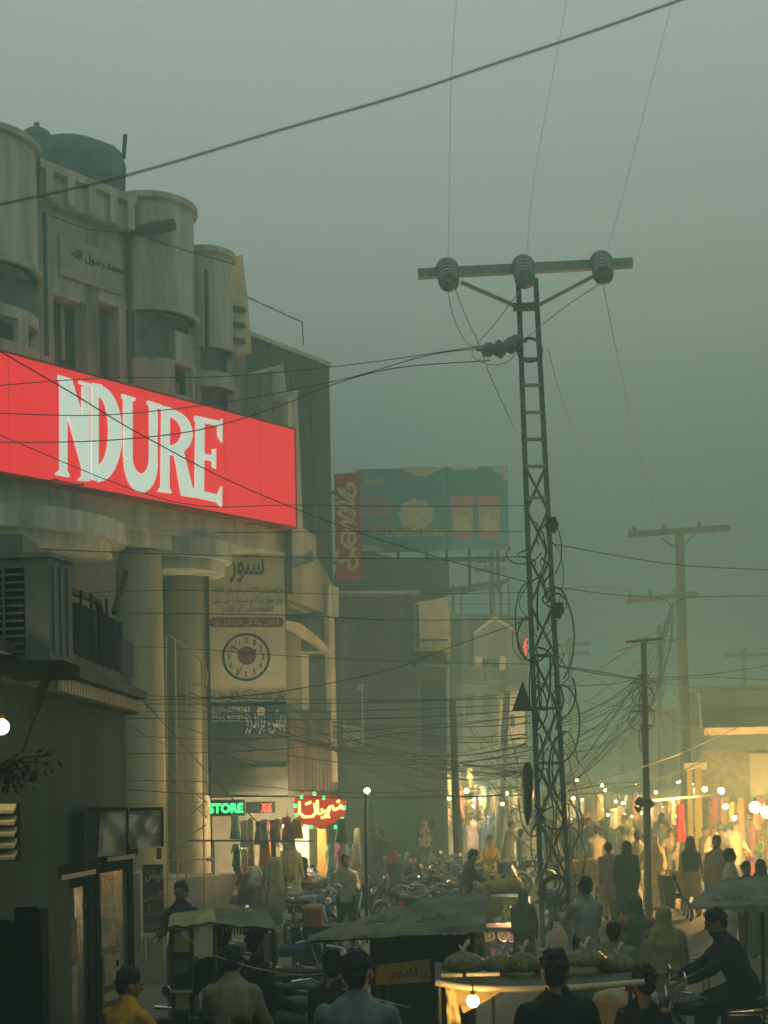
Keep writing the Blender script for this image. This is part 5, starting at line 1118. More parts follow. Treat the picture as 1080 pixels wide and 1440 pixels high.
# ------------------------------------------------------------------ motorbikes
RED = mat('tank_red', (.30, .02, .02), .25, .1, bump=0, spec=.6); TANKB = mat('tank_black', (.012, .012, .014), .25, .1, bump=0, spec=.6); TANKU = mat('tank_blue', (.02, .05, .14), .25, .1, bump=0)
LENS = mat('headlight_lens', (.65, .65, .6), .1, .1, bump=0, spec=.8)
def make_bike():
    t = thing('motorbike', 'x', 'motorbike', (0, 0, 0)); P = lambda n_, m, mb, par=None: obj(n_, mb, m, par or t)
    for y in (-.62, .60):
        mb = MB(); mb.torus((0, y, .29), .265, .038, 'x', 22, 7); w = P('wheel', TYRE, mb)
        mb = MB(); mb.torus((0, y, .29), .232, .014, 'x', 22, 5); mb.tube([(-.06, y, .29), (.06, y, .29)], .05, 10)
        for k in range(10):
            a = k*math.pi/5; mb.tube([(.02, y, .29), (.0, y+math.cos(a)*.225, .29+math.sin(a)*.225)], .004, 3, False)
        P('rim', CHROME, mb, w)
        mb = MB(); mb.torus((0, y, .29), .315, .03, 'x', 12, 5, R(20), R(150) if y < 0 else R(140)); P('mudguard', CHROME if y < 0 else TANKB, mb)
    for s_ in (-1, 1):
        mb = MB(); mb.tube([(s_*.07, -.62, .29), (s_*.07, -.45, .72), (s_*.06, -.42, .86)], .02, 6); P('fork', CHROME, mb)
        mb = MB(); mb.tube([(s_*.12, .60, .30), (s_*.10, .48, .62)], .025, 6); P('shock_absorber', CHROME, mb)
        mb = MB(); mb.tube([(s_*.06, -.44, .84), (s_*.2, -.42, .93), (s_*.36, -.30, .93)], .013, 6); mb.tube([(s_*.27, -.36, .93), (s_*.37, -.29, .93)], .02, 6); h_ = P('handlebar', CHROME, mb)
        mb = MB(); mb.tube([(s_*.26, -.36, .94), (s_*.30, -.36, 1.06)], .006, 4); mb.tube([(s_*.30, -.35, 1.08), (s_*.30, -.365, 1.08)], .05, 10); P('mirror', CHROME, mb, h_)
    mb = MB(); mb.loft([[(math.cos(a)*rx, y, z+math.sin(a)*rz) for a in [i*math.pi/6 for i in range(12)]] for y, z, rx, rz in ((-.38, .74, .04, .05), (-.32, .76, .10, .09), (-.15, .76, .12, .10), (.02, .73, .10, .08), (.08, .72, .06, .05))]); P('tank', RED, mb)
    mb = MB(); mb.loft([[(math.cos(a)*rx, y, z+math.sin(a)*rz) for a in [i*math.pi/6 for i in range(12)]] for y, z, rx, rz in ((.02, .74, .08, .04), (.15, .75, .12, .05), (.45, .78, .13, .05), (.70, .80, .10, .035), (.73, .80, .05, .02))]); P('seat', BLACK, mb)
    mb = MB(); mb.tube([(0, -.42, .74), (0, -.2, .45), (0, .1, .32), (0, .3, .36), (0, .62, .68)], .024, 6); mb.tube([(0, -.40, .70), (0, .3, .66), (0, .72, .72)], .02, 6); P('frame', TANKB, mb)
    mb = MB(); mb.box(-.11, .11, -.16, .16, .26, .44); mb.tube([(0, -.12, .42), (0, -.28, .5)], .07, 8); mb.tube([(-.14, .05, .34), (.14, .05, .34)], .08, 12); P('engine', STEEL, mb)
    mb = MB(); mb.tube([(.12, -.2, .40), (.13, -.12, .24), (.14, .1, .22), (.15, .3, .26), (.15, .85, .34)], [.018, .018, .02, .036, .03], 8); P('exhaust', CHROME, mb)
    mb = MB(); mb.box(-.13, -.09, .1, .42, .5, .68); mb.box(.09, .13, .1, .42, .5, .68); P('side_cover', RED, mb)['kind'] = 'stuff'
    mb = MB(); mb.tube([(0, -.44, .80), (0, -.52, .80), (0, -.55, .80)], [.06, .09, .085], 12); hl = P('headlight', TANKB, mb)
    mb = MB(); mb.ell((0, -.55, .80), .075, .02, .075, 10, 6); P('lens', LENS, mb, hl)
    mb = MB(); mb.box(-.06, .06, .78, .82, .68, .75); P('tail_light', RED, mb)
    mb = MB(); mb.box(-.09, .09, .86, .87, .50, .60); P('number_plate', CREAM, mb)
    mb = MB(); mb.tube([(-.1, .1, .25), (-.28, .16, .02)], .012, 5); P('side_stand', CHROME, mb)
    mb = MB(); mb.tube([(-.1, .55, .84), (-.1, .82, .88), (.1, .82, .88), (.1, .55, .84)], .012, 5); P('rack', CHROME, mb)
    return t
bike0 = make_bike(); BS = snapshot(bike0); used0 = False
def bike(px, Y, rz, label, tank=None, lean=7, group='motorbikes parked in the market', at=None, z=0):
    global used0
    t = bike0 if not used0 else copy_tree(BS); used0 = True
    p = Vector(at) if at else G(px, Y); p.z = z; t.location = p; t.rotation_euler = (0, R(-lean), R(rz)); tag(t, label, 'motorbike', group)
    if tank: recolor(t, 'tank', tank); recolor(t, 'side_cover', tank)
    return t
rb = random.Random(9)
WH_ = ['by the neon shop', 'below the white street bulb', 'in front of the brick building', 'behind the glass cart']
rowd = [(415, 27, 4, 16, 'nearest row before the neon clothes shop'), (440, 31, 5, 17, 'second row before the neon clothes shop'), (455, 36, 5, 20, 'third row near the orange post'), (560, 27, 5, 24, 'front row left of the glass cart'), (565, 31, 6, 20, 'middle row in front of the brick building'), (575, 36, 6, 17, 'back row in front of the brick building')]
ordn = ['first', 'second', 'third', 'fourth', 'fifth', 'sixth']
for x0, Y, n, dx, where in rowd:
    for k in range(n):
        c = rb.choice([('red', None), ('black', TANKB), ('black', TANKB), ('blue', TANKU)])
        bike(x0+k*dx+rb.uniform(-4, 4), Y+rb.uniform(-1, 1), rb.choice([150, 160, 175, 20, 205])+rb.uniform(-12, 12), f'{c[0]} tanked parked motorbike, {ordn[k]} from left in {where}', c[1])
for px, Y, rz, lab, tk in ((415, 15.5, 60, 'dark motorbike standing just right of the left rickshaw', TANKB), (445, 17, 120, 'black motorbike in front of the orange water cooler', TANKB), (400, 19, 80, 'red motorbike behind the left rickshaw roof', None), (470, 14.5, 95, 'motorbike under the long grey canopy left end', TANKB), (222, 12.5, 150, 'motorbike parked behind the yellow topped person', TANKB), (836, 16.8, 30, 'motorbike beside the white shirted curly haired man', TANKB), (788, 27, 15, 'motorbike standing behind the tower foot', TANKU),
                       (735, 36.5, 100, 'motorbike under the light blue shirted sitter', TANKB), (700, 36, 70, 'motorbike behind the yellow hoodie person', None), (645, 34, 200, 'motorbike behind the capped man by the glass cart', TANKB), (833, 33, 160, 'motorbike beside the stacked cartons', TANKU), (840, 36, 175, 'second motorbike behind the stacked cartons', None)):
    bike(px, Y, rz, lab, tk)
# rider at the right
pr = W(1018, 1400, 13.7); bike(0, 0, -88, 'dark motorbike ridden by the bending man at bottom right', TANKB, 0, at=(pr.x-.1, 13.7, 0))
person(0, 0, 'dark silhouetted man leaning forward on his motorbike at bottom right', 1.74, -92, at=(pr.x+.22, 13.7, 0), dress='shirt', top=(.02, .018, .018), bottom=(.015, .015, .015), lean=24, sit=.88, arms=((42, 10, 22), (42, 10, 22)), legs=((72, 14, 70), (72, 14, 70)), head=(12, 0), vox=.011, fingers=True, bulk=1.08, beard=True)

# ------------------------------------------------------------------ rickshaws
CANV = mat('grey_green_canvas', (.22, .23, .17), .9, .3, 2.5); CANVY = mat('faded_yellow_canvas', (.42, .38, .2), .9, .3, 3); PRINT = mat('canvas_print', (.06, .065, .055), .9)
t = thing('rickshaw', 'open framed rickshaw with patched canvas roof and passengers at lower left', 'rickshaw', (-1.75, 12.4, 0))
def rk(n_, m, mb, par=None): return obj(n_, mb, m, par or t, world=True)
def sheet(c4, n, sag, th=.02, seed=0, amp=.02):
    "cloth sheet through four corners, bulging by sag"
    mb = MB(); vs = []; a, b, c, d = [Vector(x) for x in c4]
    nn = (b-a).cross(d-a).normalized(); nn = nn if nn.z > 0 else -nn
    for j in range(n+1):
        for i in range(n+1):
            u, v = i/n, j/n; p = (a*(1-u)+b*u)*(1-v)+(d*(1-u)+c*u)*v
            vs.append(p+nn*(sag*4*v*(1-v)+amp*noise.noise(Vector((u*4+seed, v*4, seed)))))
    fs = [(j*(n+1)+i, j*(n+1)+i+1, (j+1)*(n+1)+i+1, (j+1)*(n+1)+i) for j in range(n) for i in range(n)]
    mb.add(vs, fs, True); mb.add([v-nn*th for v in vs], [f[::-1] for f in fs], True); return mb
A, B, C_, D = W(236, 1304, 11.6), W(304, 1297, 11.7), W(300, 1279, 12.9), W(246, 1287, 12.9); rk('canvas_roof', CANVY, sheet((A, B, C_, D), 12, .05))
A, B, C_, D = W(303, 1299, 11.7), W(388, 1306, 11.8), W(366, 1278, 13.1), W(300, 1279, 12.9); rk('canvas_roof', CANV, sheet((A, B, C_, D), 12, .06, seed=3))
for x, y0, Y in ((242, 1306, 11.65), (268, 1302, 11.7), (302, 1300, 11.75), (384, 1308, 11.8), (252, 1290, 12.85), (362, 1284, 13.0)):
    mb = MB(); p = W(x, y0, Y); mb.tube([(p.x, p.y, .35), p], .016, 6); rk('post', STEEL, mb)
for x0, y0, x1, y1, m in ((242, 1312, 268, 1338, CANVY), (243, 1342, 268, 1368, mat('dusty_pane', (.12, .14, .11), .3, .3, 3)), (243, 1372, 268, 1392, DARKIN), (243, 1396, 268, 1420, CANVY), (243, 1424, 268, 1440, DARKIN)):
    a, b = W(x0, y1, 11.68), W(x1, y0, 11.68); mb = MB(); mb.box(a.x+.01, b.x-.01, 11.66, 11.68, a.z, b.z); rk('side_pane', m, mb)
for y in (1340, 1370, 1394, 1422):
    mb = MB(); mb.bar(W(241, y, 11.64), W(270, y, 11.64), .02); rk('cross_rail', CREAM if y == 1394 else STEEL, mb)
for x in (276, 296): mb = MB(); mb.bar(W(x, 1302, 11.72), W(x, 1345, 11.72), .035, .01); rk('front_strut', CREAM, mb)
for k in range(14):
    x = 306+k*4.4; L_ = 10+6*abs(math.sin(k*1.7)); mb = MB(); a = W(x, 1300, 11.9); b = W(x+4, 1300+L_, 11.9); mb.loft([[Vector((a.x, 11.9, a.z)), Vector((b.x, 11.9, a.z)), Vector((b.x, 11.93, a.z)), Vector((a.x, 11.93, a.z))], [Vector((a.x+.005, 11.88, b.z)), Vector((b.x-.005, 11.88, b.z)), Vector((b.x-.005, 11.91, b.z)), Vector((a.x+.005, 11.91, b.z))]], smooth=False); rk('fringe_tassel', BLACK, mb)
mb = MB(); a = W(371, 1312, 11.85); b = W(392, 1352, 11.85); mb.box(a.x, b.x, 11.83, 11.85, b.z, a.z); rk('plastic_window', mat('cloudy_plastic', (.24, .24, .19), .25, .3, 3), mb)
mb = MB(); mb.box(-2.0, -.85, 11.7, 12.3, .35, .5); mb.box(-2.0, -.85, 12.3, 12.42, .5, .95); rk('bench', BLACK, mb)
mb = MB(); mb.box(-2.05, -.80, 11.5, 12.9, .25, .34); rk('floor_pan', STEEL, mb)
for x in (-2.05, -.8):
    mb = MB(); mb.torus((x, 12.3, .26), .22, .04, 'x', 18, 6); w = rk('wheel', TYRE, mb); mb = MB(); mb.tube([(x-.03, 12.3, .26), (x+.03, 12.3, .26)], .17, 14); rk('rim', STEEL, mb, w)
person(0, 0, 'man in pale shirt seen from behind sitting in the left rickshaw', 1.70, 176, at=(-1.24, 11.35, 0), z=.25, dress='shirt', top=(.26, .27, .2), bottom=BK, sit=.62, legs=((85, 8, 85), (85, 8, 85)), arms=((25, 14, 40), (35, 14, 50)), vox=.012, head=(18, 0))
person(0, 0, 'dark passenger in the left rickshaw, left one with raised head', 1.70, 185, at=(-1.42, 12.2, 0), z=.35, dress='jacket', top=BK, sit=.62, legs=((85, 8, 85), (85, 8, 85)), arms=((25, 14, 40), (35, 14, 50)))
person(0, 0, 'dark passenger in the left rickshaw, right one in profile', 1.70, 110, at=(-1.08, 12.0, 0), z=.32, dress='jacket', top=BK, sit=.62, legs=((85, 8, 85), (85, 8, 85)), arms=((25, 14, 40), (35, 14, 50)))
person(343, 9.5, 'dark head and shoulders of a person below the rickshaw passengers', 1.40, 180, dress='jacket', top=BK)
# long canopy in the centre
t = thing('canopied_rickshaw', 'rickshaw with long pointed grey green canopy printed with dark lettering at bottom centre', 'rickshaw', (0, 11.6, 0))
n = 26; mb = MB(); vs = []
for i in range(n+1):
    u = i/n; x = 432+u*250; yf = 1322-u*22+3*math.sin(u*3.1); wd = .12+1.0*min(1, u*1.6)**.8
    f_ = W(x, yf, 11.1); q_ = [f_]
    for j in range(1, 7):
        v = j/6; q_.append(Vector((f_.x+v*wd*.12, f_.y+v*wd, f_.z+wd*.16*math.sin(v*math.pi*.55)+.012*2.2*noise.noise(Vector((u*11, v*5, 1))))))
    vs += q_
mb.add(vs, [(i*7+j, (i+1)*7+j, (i+1)*7+j+1, i*7+j+1) for i in range(n) for j in range(6)], True); mb.add([v-Vector((0, 0, .025)) for v in vs], [(i*7+j+1, (i+1)*7+j+1, (i+1)*7+j, i*7+j) for i in range(n) for j in range(6)], True)
rk('canvas_canopy', CANV, mb)
def vflap(x0, x1, yt, yb, Y, m, name):
    mb = MB(); n = 20; vs = []
    for i in range(n+1):
        u = i/n; x = x0+(x1-x0)*u; a = W(x, yt[0]+(yt[1]-yt[0])*u, Y); b = W(x, yb[0]+(yb[1]-yb[0])*u, Y); a.y += .02*math.sin(i*1.3); b.y += .04*math.sin(i*1.3)-.03; vs += [a, b]
    mb.add(vs, [(2*i, 2*i+2, 2*i+3, 2*i+1) for i in range(n)], True); mb.add([v+Vector((0, .012, 0)) for v in vs], [(2*i, 2*i+1, 2*i+3, 2*i+2) for i in range(n)], True); return rk(name, m, mb)
vflap(433, 684, (1321, 1299), (1323, 1309), 11.09, CANV, 'canopy_valance')
CF = Pl((0, 11.35, 0), 0)
for tx, x0, x1 in (('کراچی ایکسپریس', 514, 562), ('پاکستان', 586, 626)):
    me = text_mesh(urdu(tx), (x1-x0)*11.3/F, .07, .004, .01); c = W((x0+x1)/2, 1303 if x0 < 570 else 1300, 11.25); me.transform(Matrix.Translation(c+Vector((0, -.02, .052))) @ Matrix.Rotation(R(-3.5), 4, 'Y') @ Matrix.Rotation(R(-28), 4, 'X')); obj('printed_lettering', me, PRINT, t, world=True)
for x, Y in ((530, 11.3), (664, 11.3), (545, 12.1), (660, 12.1)):
    mb = MB(); p = W(x, 1312, Y); mb.tube([(p.x, Y, .3), (p.x, Y, p.z+.02)], .018, 6); rk('post', STEEL, mb)
mb = MB(); a, b = W(520, 1316, 12.3), W(664, 1440, 12.3); mb.box(a.x, b.x, 12.25, 12.3, b.z, a.z); rk('dark_shade_sheet', DARKIN, mb)  # dark sheet standing in for the shade beneath the canopy
mb = MB(); a, b = W(505, 1330, 11.5), W(664, 1440, 11.5); mb.box(a.x+.3, b.x, 11.7, 12.2, .3, .85); rk('bench', BLACK, mb)
a, b = W(528, 1356, 11.2), W(606, 1384, 11.2); mb = MB(); mb.hexa([(a.x, 11.2, b.z), (b.x, 11.2, b.z+.02), (b.x, 11.22, b.z+.02), (a.x, 11.22, b.z)], [(a.x+.01, 11.2, a.z-.01), (b.x-.01, 11.2, a.z+.03), (b.x-.01, 11.22, a.z+.03), (a.x+.01, 11.22, a.z-.01)])
pt = rk('yellow_panel', mat('dull_yellow_panel', (.33, .25, .035), .7, .25, 4), mb); me = text_mesh(urdu('لاہور'), .22, .09, .003, .02); me.transform(Matrix.Translation(((a.x+b.x)/2, 11.197, (a.z+b.z)/2+.01))); obj('panel_lettering', me, PRINT, pt, world=True)
for x in (-.35, .72):
    mb = MB(); mb.torus((x, 11.9, .26), .22, .04, 'x', 18, 6); w = rk('wheel', TYRE, mb); mb = MB(); mb.tube([(x-.03, 11.9, .26), (x+.03, 11.9, .26)], .17, 14); rk('rim', STEEL, mb, w)
mb = MB(); mb.box(-.4, .8, 11.2, 12.5, .22, .3); rk('floor_pan', STEEL, mb)
# hanging pale cloth at its right end
A, B, C_, D = W(656, 1306, 11.6), W(678, 1304, 11.6), W(686, 1342, 11.5), W(664, 1346, 11.5); tag(obj('draped_cloth', sheet((A, B, C_, D), 10, .03, amp=.05), mat('pale_green_cloth', (.46, .44, .2), .95, .2, 5)), 'pale yellow green cloth hanging off the long canopy end', 'cloth')
# right canopy
t = thing('canopied_cart', 'cart with pointed grey green canopy at the right edge in front of the corner shop', 'cart', W(1060, 1440, 14.5).xy.to_3d())
n = 16; mb = MB(); vs = []
for i in range(n+1):
    u = i/n; x = 972+u*150; f_ = W(x, 1275-u*4, 14.2); wd = .1+1.3*min(1, u*1.8)**.8; q_ = [f_]
    for j in range(1, 7):
        v = j/6; q_.append(Vector((f_.x+v*wd*.1, f_.y+v*wd, f_.z+wd*.13*math.sin(v*math.pi*.55)+.012*noise.noise(Vector((u*7, v*5, 4))))))
    vs += q_
mb.add(vs, [(i*7+j, (i+1)*7+j, (i+1)*7+j+1, i*7+j+1) for i in range(n) for j in range(6)], True); mb.add([v-Vector((0, 0, .03)) for v in vs], [(i*7+j+1, (i+1)*7+j+1, (i+1)*7+j, i*7+j) for i in range(n) for j in range(6)], True); rk('canvas_canopy', CANV, mb)
vflap(973, 1120, (1275, 1271), (1278, 1284), 14.18, CANV, 'canopy_valance')
me = text_mesh(urdu('شہزاد فروٹ چاٹ'), .42, .09, .004, .02); c = W(1026, 1270, 14.4); me.transform(Matrix.Translation(c+Vector((0, -.02, .03))) @ Matrix.Rotation(R(-25), 4, 'X')); obj('printed_lettering', me, PRINT, t, world=True)
for x in (1072, 1094): mb = MB(); p = W(x, 1278, 14.4); mb.tube([(p.x, 14.4, 0), p], .022, 6); rk('post', STEEL, mb)
mb = MB(); p = W(1071, 1250, 15.3); mb.ell(p, .07, .07, .06); tag(obj('canopy_knob', mb, BLACK), 'dark knot of cloth on top of the right canopy', 'knot')

# ------------------------------------------------------------------ glass food cart
t = thing('food_cart', 'small food cart with a lit glass display box and picture panel', 'cart', G(706, 22))
GLs = mat('display_glass', (.9, .95, .9), .03, .05, bump=0, trans=1); YF = 22.0
X = lambda px: W(px, 1300, YF).x
Zp = lambda py: W(706, py, YF).z
def cb(n_, m, x0, y0, x1, y1, d0, d1, par=None):
    mb = MB(); mb.box(X(x0), X(x1), YF+d0, YF+d1, Zp(y1), Zp(y0)); return obj(n_, mb, m, par or t, world=True)
cb('cart_body', CREAM, 670, 1304, 744, 1372, .04, .62); cb('counter_top', mat('pinkish_counter', (.5, .33, .27), .6, .2, 4), 668, 1298, 746, 1304, -.02, .64)
cb('roof_panel', STEEL, 667, 1257, 747, 1261, -.02, .64)
for x in (668, 743): cb('corner_post', CREAM, x, 1261, x+3, 1298, -.01, .03); cb('corner_post', CREAM, x, 1261, x+3, 1298, .59, .63)
cb('glass_pane', GLs, 671, 1262, 743, 1297, .0, .006); cb('back_panel', mat('pale_board', (.5, .52, .36), .6, .2), 671, 1262, 743, 1297, .57, .58)
cb('picture_panel', mat('picture_panel_pink', (.42, .26, .30), .7, .4, 12), 676, 1306, 742, 1326, .02, .035)
for k, x in enumerate((686, 708, 731)):
    mb = MB(); c = Vector((X(x), YF+.012, Zp(1316))); 
    mb.tube([c, c-Vector((0, .004, 0))], .09, 20); o = obj('food_picture', mb, mat('food_print', (.40, .30, .20), .7, .9, 30), t, world=True)
    mb = MB(); mb.torus(c-Vector((0, .006, 0)), .09, .007, 'y', 20, 4); obj('picture_ring', mb, CREAM, o, world=True)
cb('purple_banner', mat('purple_banner', (.06, .05, .17), .7, .2), 680, 1328, 742, 1372, .0, .03)
for tx, x0, x1, y0, y1 in (('فروٹ', 712, 740, 1332, 1350), ('جمال', 684, 710, 1334, 1352)):
    me = text_mesh(urdu(tx), X(x1)-X(x0), Zp(y0)-Zp(y1), .006, .03); me.transform(Matrix.Translation((X((x0+x1)/2), YF-.002, Zp((y0+y1)/2)))); obj('banner_lettering', me, mat('pink_lettering', (.6, .32, .34), .6, bump=0), t, world=True)
for k in range(9):
    mb = MB(); mb.ell((X(712+3.2*(k % 4)+random.uniform(-1, 1)), YF+.3+.05*(k % 3), Zp(1290-5*(k//4))), .05, .05, .04, 8, 5); tag(obj('yellow_fritter', mb, mat('yellow_food', (.62, .52, .10), .7, .2, 9)), 'yellow fritter heaped inside the glass display box', 'food', 'yellow fritters in the glass box')
for x, m, nm in ((684, mat('orange_food', (.6, .25, .12), .7, .2), 'orange'), (700, CLOTHW, 'white')):
    mb = MB(); mb.box(X(x-6), X(x+6), YF+.15, YF+.4, Zp(1297), Zp(1291)); tag(obj('food_tray', mb, m), f'{nm} food tray at the bottom of the glass display box', 'tray')
for k, (x, y, r_) in enumerate(((680, 1252, .10), (694, 1250, .13), (709, 1248, .14), (724, 1247, .15))):
    mb = MB(); mb.ell((X(x), YF+.3, Zp(y)), r_*1.1, r_, r_*.8, 12, 8, Matrix.Rotation(.5, 3, 'Y')); tag(obj('loaf', mb, mat('bread_crust', (.50, .36, .15), .8, .25, 6)), ['smallest', 'second smallest', 'second largest', 'largest'][k]+' of the four pale loaves on the glass cart roof', 'loaf', 'loaves on the food cart')
for x in (676, 738): mb = MB(); mb.torus((X(x), YF+.05, .25), .24, .025, 'x', 20, 5); obj('wheel', mb, TYRE, t, world=True)
person(738, 21.2, 'woman wrapped in a dull brown green shawl right of the food cart', 1.28, 160, dress='robe', hair='shawl', top=(.12, .12, .07), scarf=(.16, .16, .08))
# ------------------------------------------------------------------ bagged cart in the foreground
t = thing('snack_cart', 'framed cart with pale curved rim and yellow plastic sheet lit from inside', 'cart', (1.1, 10.2, 0))
rim_f = [W(x, y, 9.9) for x, y in ((612, 1377), (660, 1384), (740, 1386), (820, 1383), (905, 1376))]; rim_b = [Vector((p.x+.03, 10.75, p.z+.01)) for p in rim_f]
mb = MB()
for k in range(4): mb.hexa([rim_f[k]-Vector((0, 0, .03)), rim_f[k+1]-Vector((0, 0, .03)), rim_b[k+1]-Vector((0, 0, .03)), rim_b[k]-Vector((0, 0, .03))], [rim_f[k], rim_f[k+1], rim_b[k+1], rim_b[k]])
rk('table_top', mat('dark_tabletop', (.10, .11, .085), .7, .3, 4), mb)
mb = MB(); mb.tube(spline([p+Vector((0, -.03, -.02)) for p in rim_f], 5), .022, 8); rk('pale_rim', mat('pale_rim_paint', (.55, .50, .34), .5, .2, 8), mb)
for x, Y in ((617, 9.9), (624, 10.0), (886, 10.0), (630, 10.7), (882, 10.7)): mb = MB(); p = W(x, 1386, Y); mb.tube([(p.x, Y, 0), (p.x, Y, p.z)], .016, 6); rk('post', STEEL, mb)
SHY = mat('yellow_plastic_sheet', (.62, .50, .24), .5, .2, 4); 
A, B, C_, D = W(626, 1386, 9.95), W(640, 1387, 9.97), W(648, 1440, 9.95), W(628, 1446, 9.95); rk('gathered_sheet', SHY, sheet((A, B, C_, D), 12, .02, .006, 5, .05))
A, B, C_, D = W(634, 1388, 10.05), W(712, 1389, 10.1), W(690, 1404, 10.08), W(652, 1425, 10.05); rk('plastic_flap', SHY, sheet((A, B, C_, D), 12, .0, .005, 8, .03))
mb = MB(); p = W(693, 1388, 10.3); mb.tube([(p.x, 10.3, .3), (p.x, 10.3, p.z)], .012, 5); rk('inner_post', STEEL, mb)
mb = MB(); mb.box(.52, 1.95, 10.0, 10.7, .55, .62); rk('lower_shelf', STEEL, mb)
BAGM = mat('plastic_bag', (.34, .31, .14), .25, .5, 32, spec=.6, bump=1, col2=(.07, .075, .035))
for k, (x, y, w_, h_) in enumerate(((652, 1366, 30, 30), (704, 1367, 26, 26), (735, 1366, 22, 30), (768, 1368, 22, 20), (822, 1358, 30, 26), (868, 1366, 28, 26))):
    Yb = 10.25+.12*(k % 2); c = W(x, y, Yb); s_ = Yb/F; rx, rz = w_*s_, h_*s_; mb = MB()
    mb.loft([[Vector((c.x+math.cos(a)*rx*q_*(1+.2*noise.noise(Vector((math.cos(a)*2.5, math.sin(a)*2.5+z*6, k*3)))), c.y+math.sin(a)*rx*.8*q_*(1+.2*noise.noise(Vector((math.cos(a)*2.5, math.sin(a)*2.5+z*6, k*3)))), c.z+z*rz)) for a in [i*math.pi/10 for i in range(20)]] for z, q_ in ((0, .7), (.15, .98), (.4, 1.03), (.65, .85), (.82, .55), (.93, .2), (1.0, .1))])
    t2 = thing('filled_bag', 'knotted clear bag of snacks on the bagged cart, '+['leftmost and largest', 'second from left', 'third from left with upright knot', 'small low one in the middle', 'tall one behind the black clad man', 'rightmost one'][k], 'bag', c, group='bags of snacks on the cart')
    obj('bag', mb, BAGM, t2, world=True)
    mb = MB(); kp_ = c+Vector((0, 0, rz)); mb.tube([kp_-Vector((0, 0, .02)), kp_+Vector((.01, 0, .02)), kp_+Vector((.035, 0, .06)), kp_+Vector((.045, 0, .075))], [.022, .012, .02, .006], 8); mb.tube([kp_, kp_+Vector((-.03, 0, .035))], [.012, .006], 6); obj('knot', mb, mat('clear_plastic', (.55, .55, .45), .2, .2), t2, world=True)
for x, y, w_ in ((700, 1371, 1), (640, 1372, 0)):
    a = W(655 if w_ else 620, y, 9.98); b = W(702 if w_ else 650, y+1, 9.98); mb = MB(); mb.box(a.x, b.x, 9.93, 10.0, a.z-.005, a.z+.015); tag(obj('tray_edge', mb, CREAM), ('long' if w_ else 'short')+' pale tray edge in front of the bags', 'tray')
for x, y, lab in ((866, 1405, 'white tub with rounded lid under the cart top, left one'), (893, 1400, 'white tub with rounded lid under the cart top, right one')):
    c = W(x, y+40, 10.8); mb = MB(); mb.tube([c, c+Vector((0, 0, .2)), c+Vector((0, 0, .21)), c+Vector((0, 0, .26)), c+Vector((0, 0, .29))], [.15, .17, .18, .15, .05], 18); tag(obj('tub', mb, CLOTHW), lab, 'tub', 'tubs under the cart')
# water cooler, barrier, cartons, basket cart
t = thing('water_cooler', 'orange and cream water cooler jug among the motorbikes', 'cooler', W(442, 1301, 19)); c = t.location
mb = MB(); mb.tube([c, c+Vector((0, 0, .22))], [.12, .135], 18); obj('jug_body', mb, mat('orange_plastic', (.50, .17, .06), .5, .1), t, world=True)
mb = MB(); mb.tube([c+Vector((0, 0, .22)), c+Vector((0, 0, .26)), c+Vector((0, 0, .28))], [.15, .15, .1], 18); obj('lid', mb, mat('peach_plastic', (.55, .32, .18), .5, .1), t, world=True)
mb = MB(); mb.tube([c+Vector((0, 0, .28)), c+Vector((0, 0, .37))], .035, 8); obj('handle', mb, CREAM, t, world=True)
mb = MB(); mb.box(c.x-.3, c.x+.3, c.y-.2, c.y+.3, 0, c.z-.005); tag(obj('wooden_stand', mb, RUST), 'dark stand under the orange water cooler', 'stand')
t = thing('barrier_frame', 'bent shiny steel tube frame standing in the road before the rider', 'barrier', G(985, 15.5)); Y = 15.2
mb = MB(); mb.tube([W(972, 1348, Y), W(991, 1347, Y), W(995, 1352, Y), W(998, 1400, Y)], .014, 6); obj('tube_frame', mb, CHROME, t, world=True); mb = MB(); mb.tube([W(988, 1350, Y+.1), W(990, 1398, Y+.1)], .01, 6); obj('inner_bar', mb, CHROME, t, world=True)
CART = mat('carton_ochre', (.52, .32, .10), .85, .2, 5)
for k, (x, y, w_, h_) in enumerate(((806, 1236, 26, 26), (829, 1234, 17, 26), (800, 1262, 20, 22))):
    c = W(x, y, 31); s_ = 31/F; mb = MB(); mb.loft([[Vector((c.x+dx*w_*s_/2*q_, c.y+dy*.2*q_, c.z+z*h_*s_)) for dx, dy in ((-1, -1), (0, -1.1), (1, -1), (1.05, 0), (1, 1), (0, 1.1), (-1, 1), (-1.05, 0))] for z, q_ in ((0, .93), (.1, 1), (.85, 1.03), (1, .92))]); tag(obj('sack', mb, CART), ['wide ochre sack on the stand behind the tower', 'ochre sack on the cart right of the tower leg', 'ochre sack low behind the tower foot'][k], 'sack')
t = thing('sack_stand', 'tan slatted stand carrying ochre sacks right of the tower', 'stand', G(826, 31)); c = W(829, 1236, 31)
mb = MB(); mb.box(c.x-.28, c.x+.28, 30.8, 31.2, c.z-.06, c.z-.005); obj('stand_top', mb, CART, t, world=True)
for dx in (-.25, .25):
    for dy in (-.15, .15): mb = MB(); mb.box(c.x+dx-.03, c.x+dx+.03, 31+dy-.02, 31+dy+.02, 0, c.z-.06); obj('leg', mb, mat('brick_red_leg', (.4, .18, .1), .8), t, world=True)
t = thing('basket_cart', 'two wheeled hand cart with woven basket and orange yellow cloth', 'cart', G(950, 29.5)); YB = 29.5
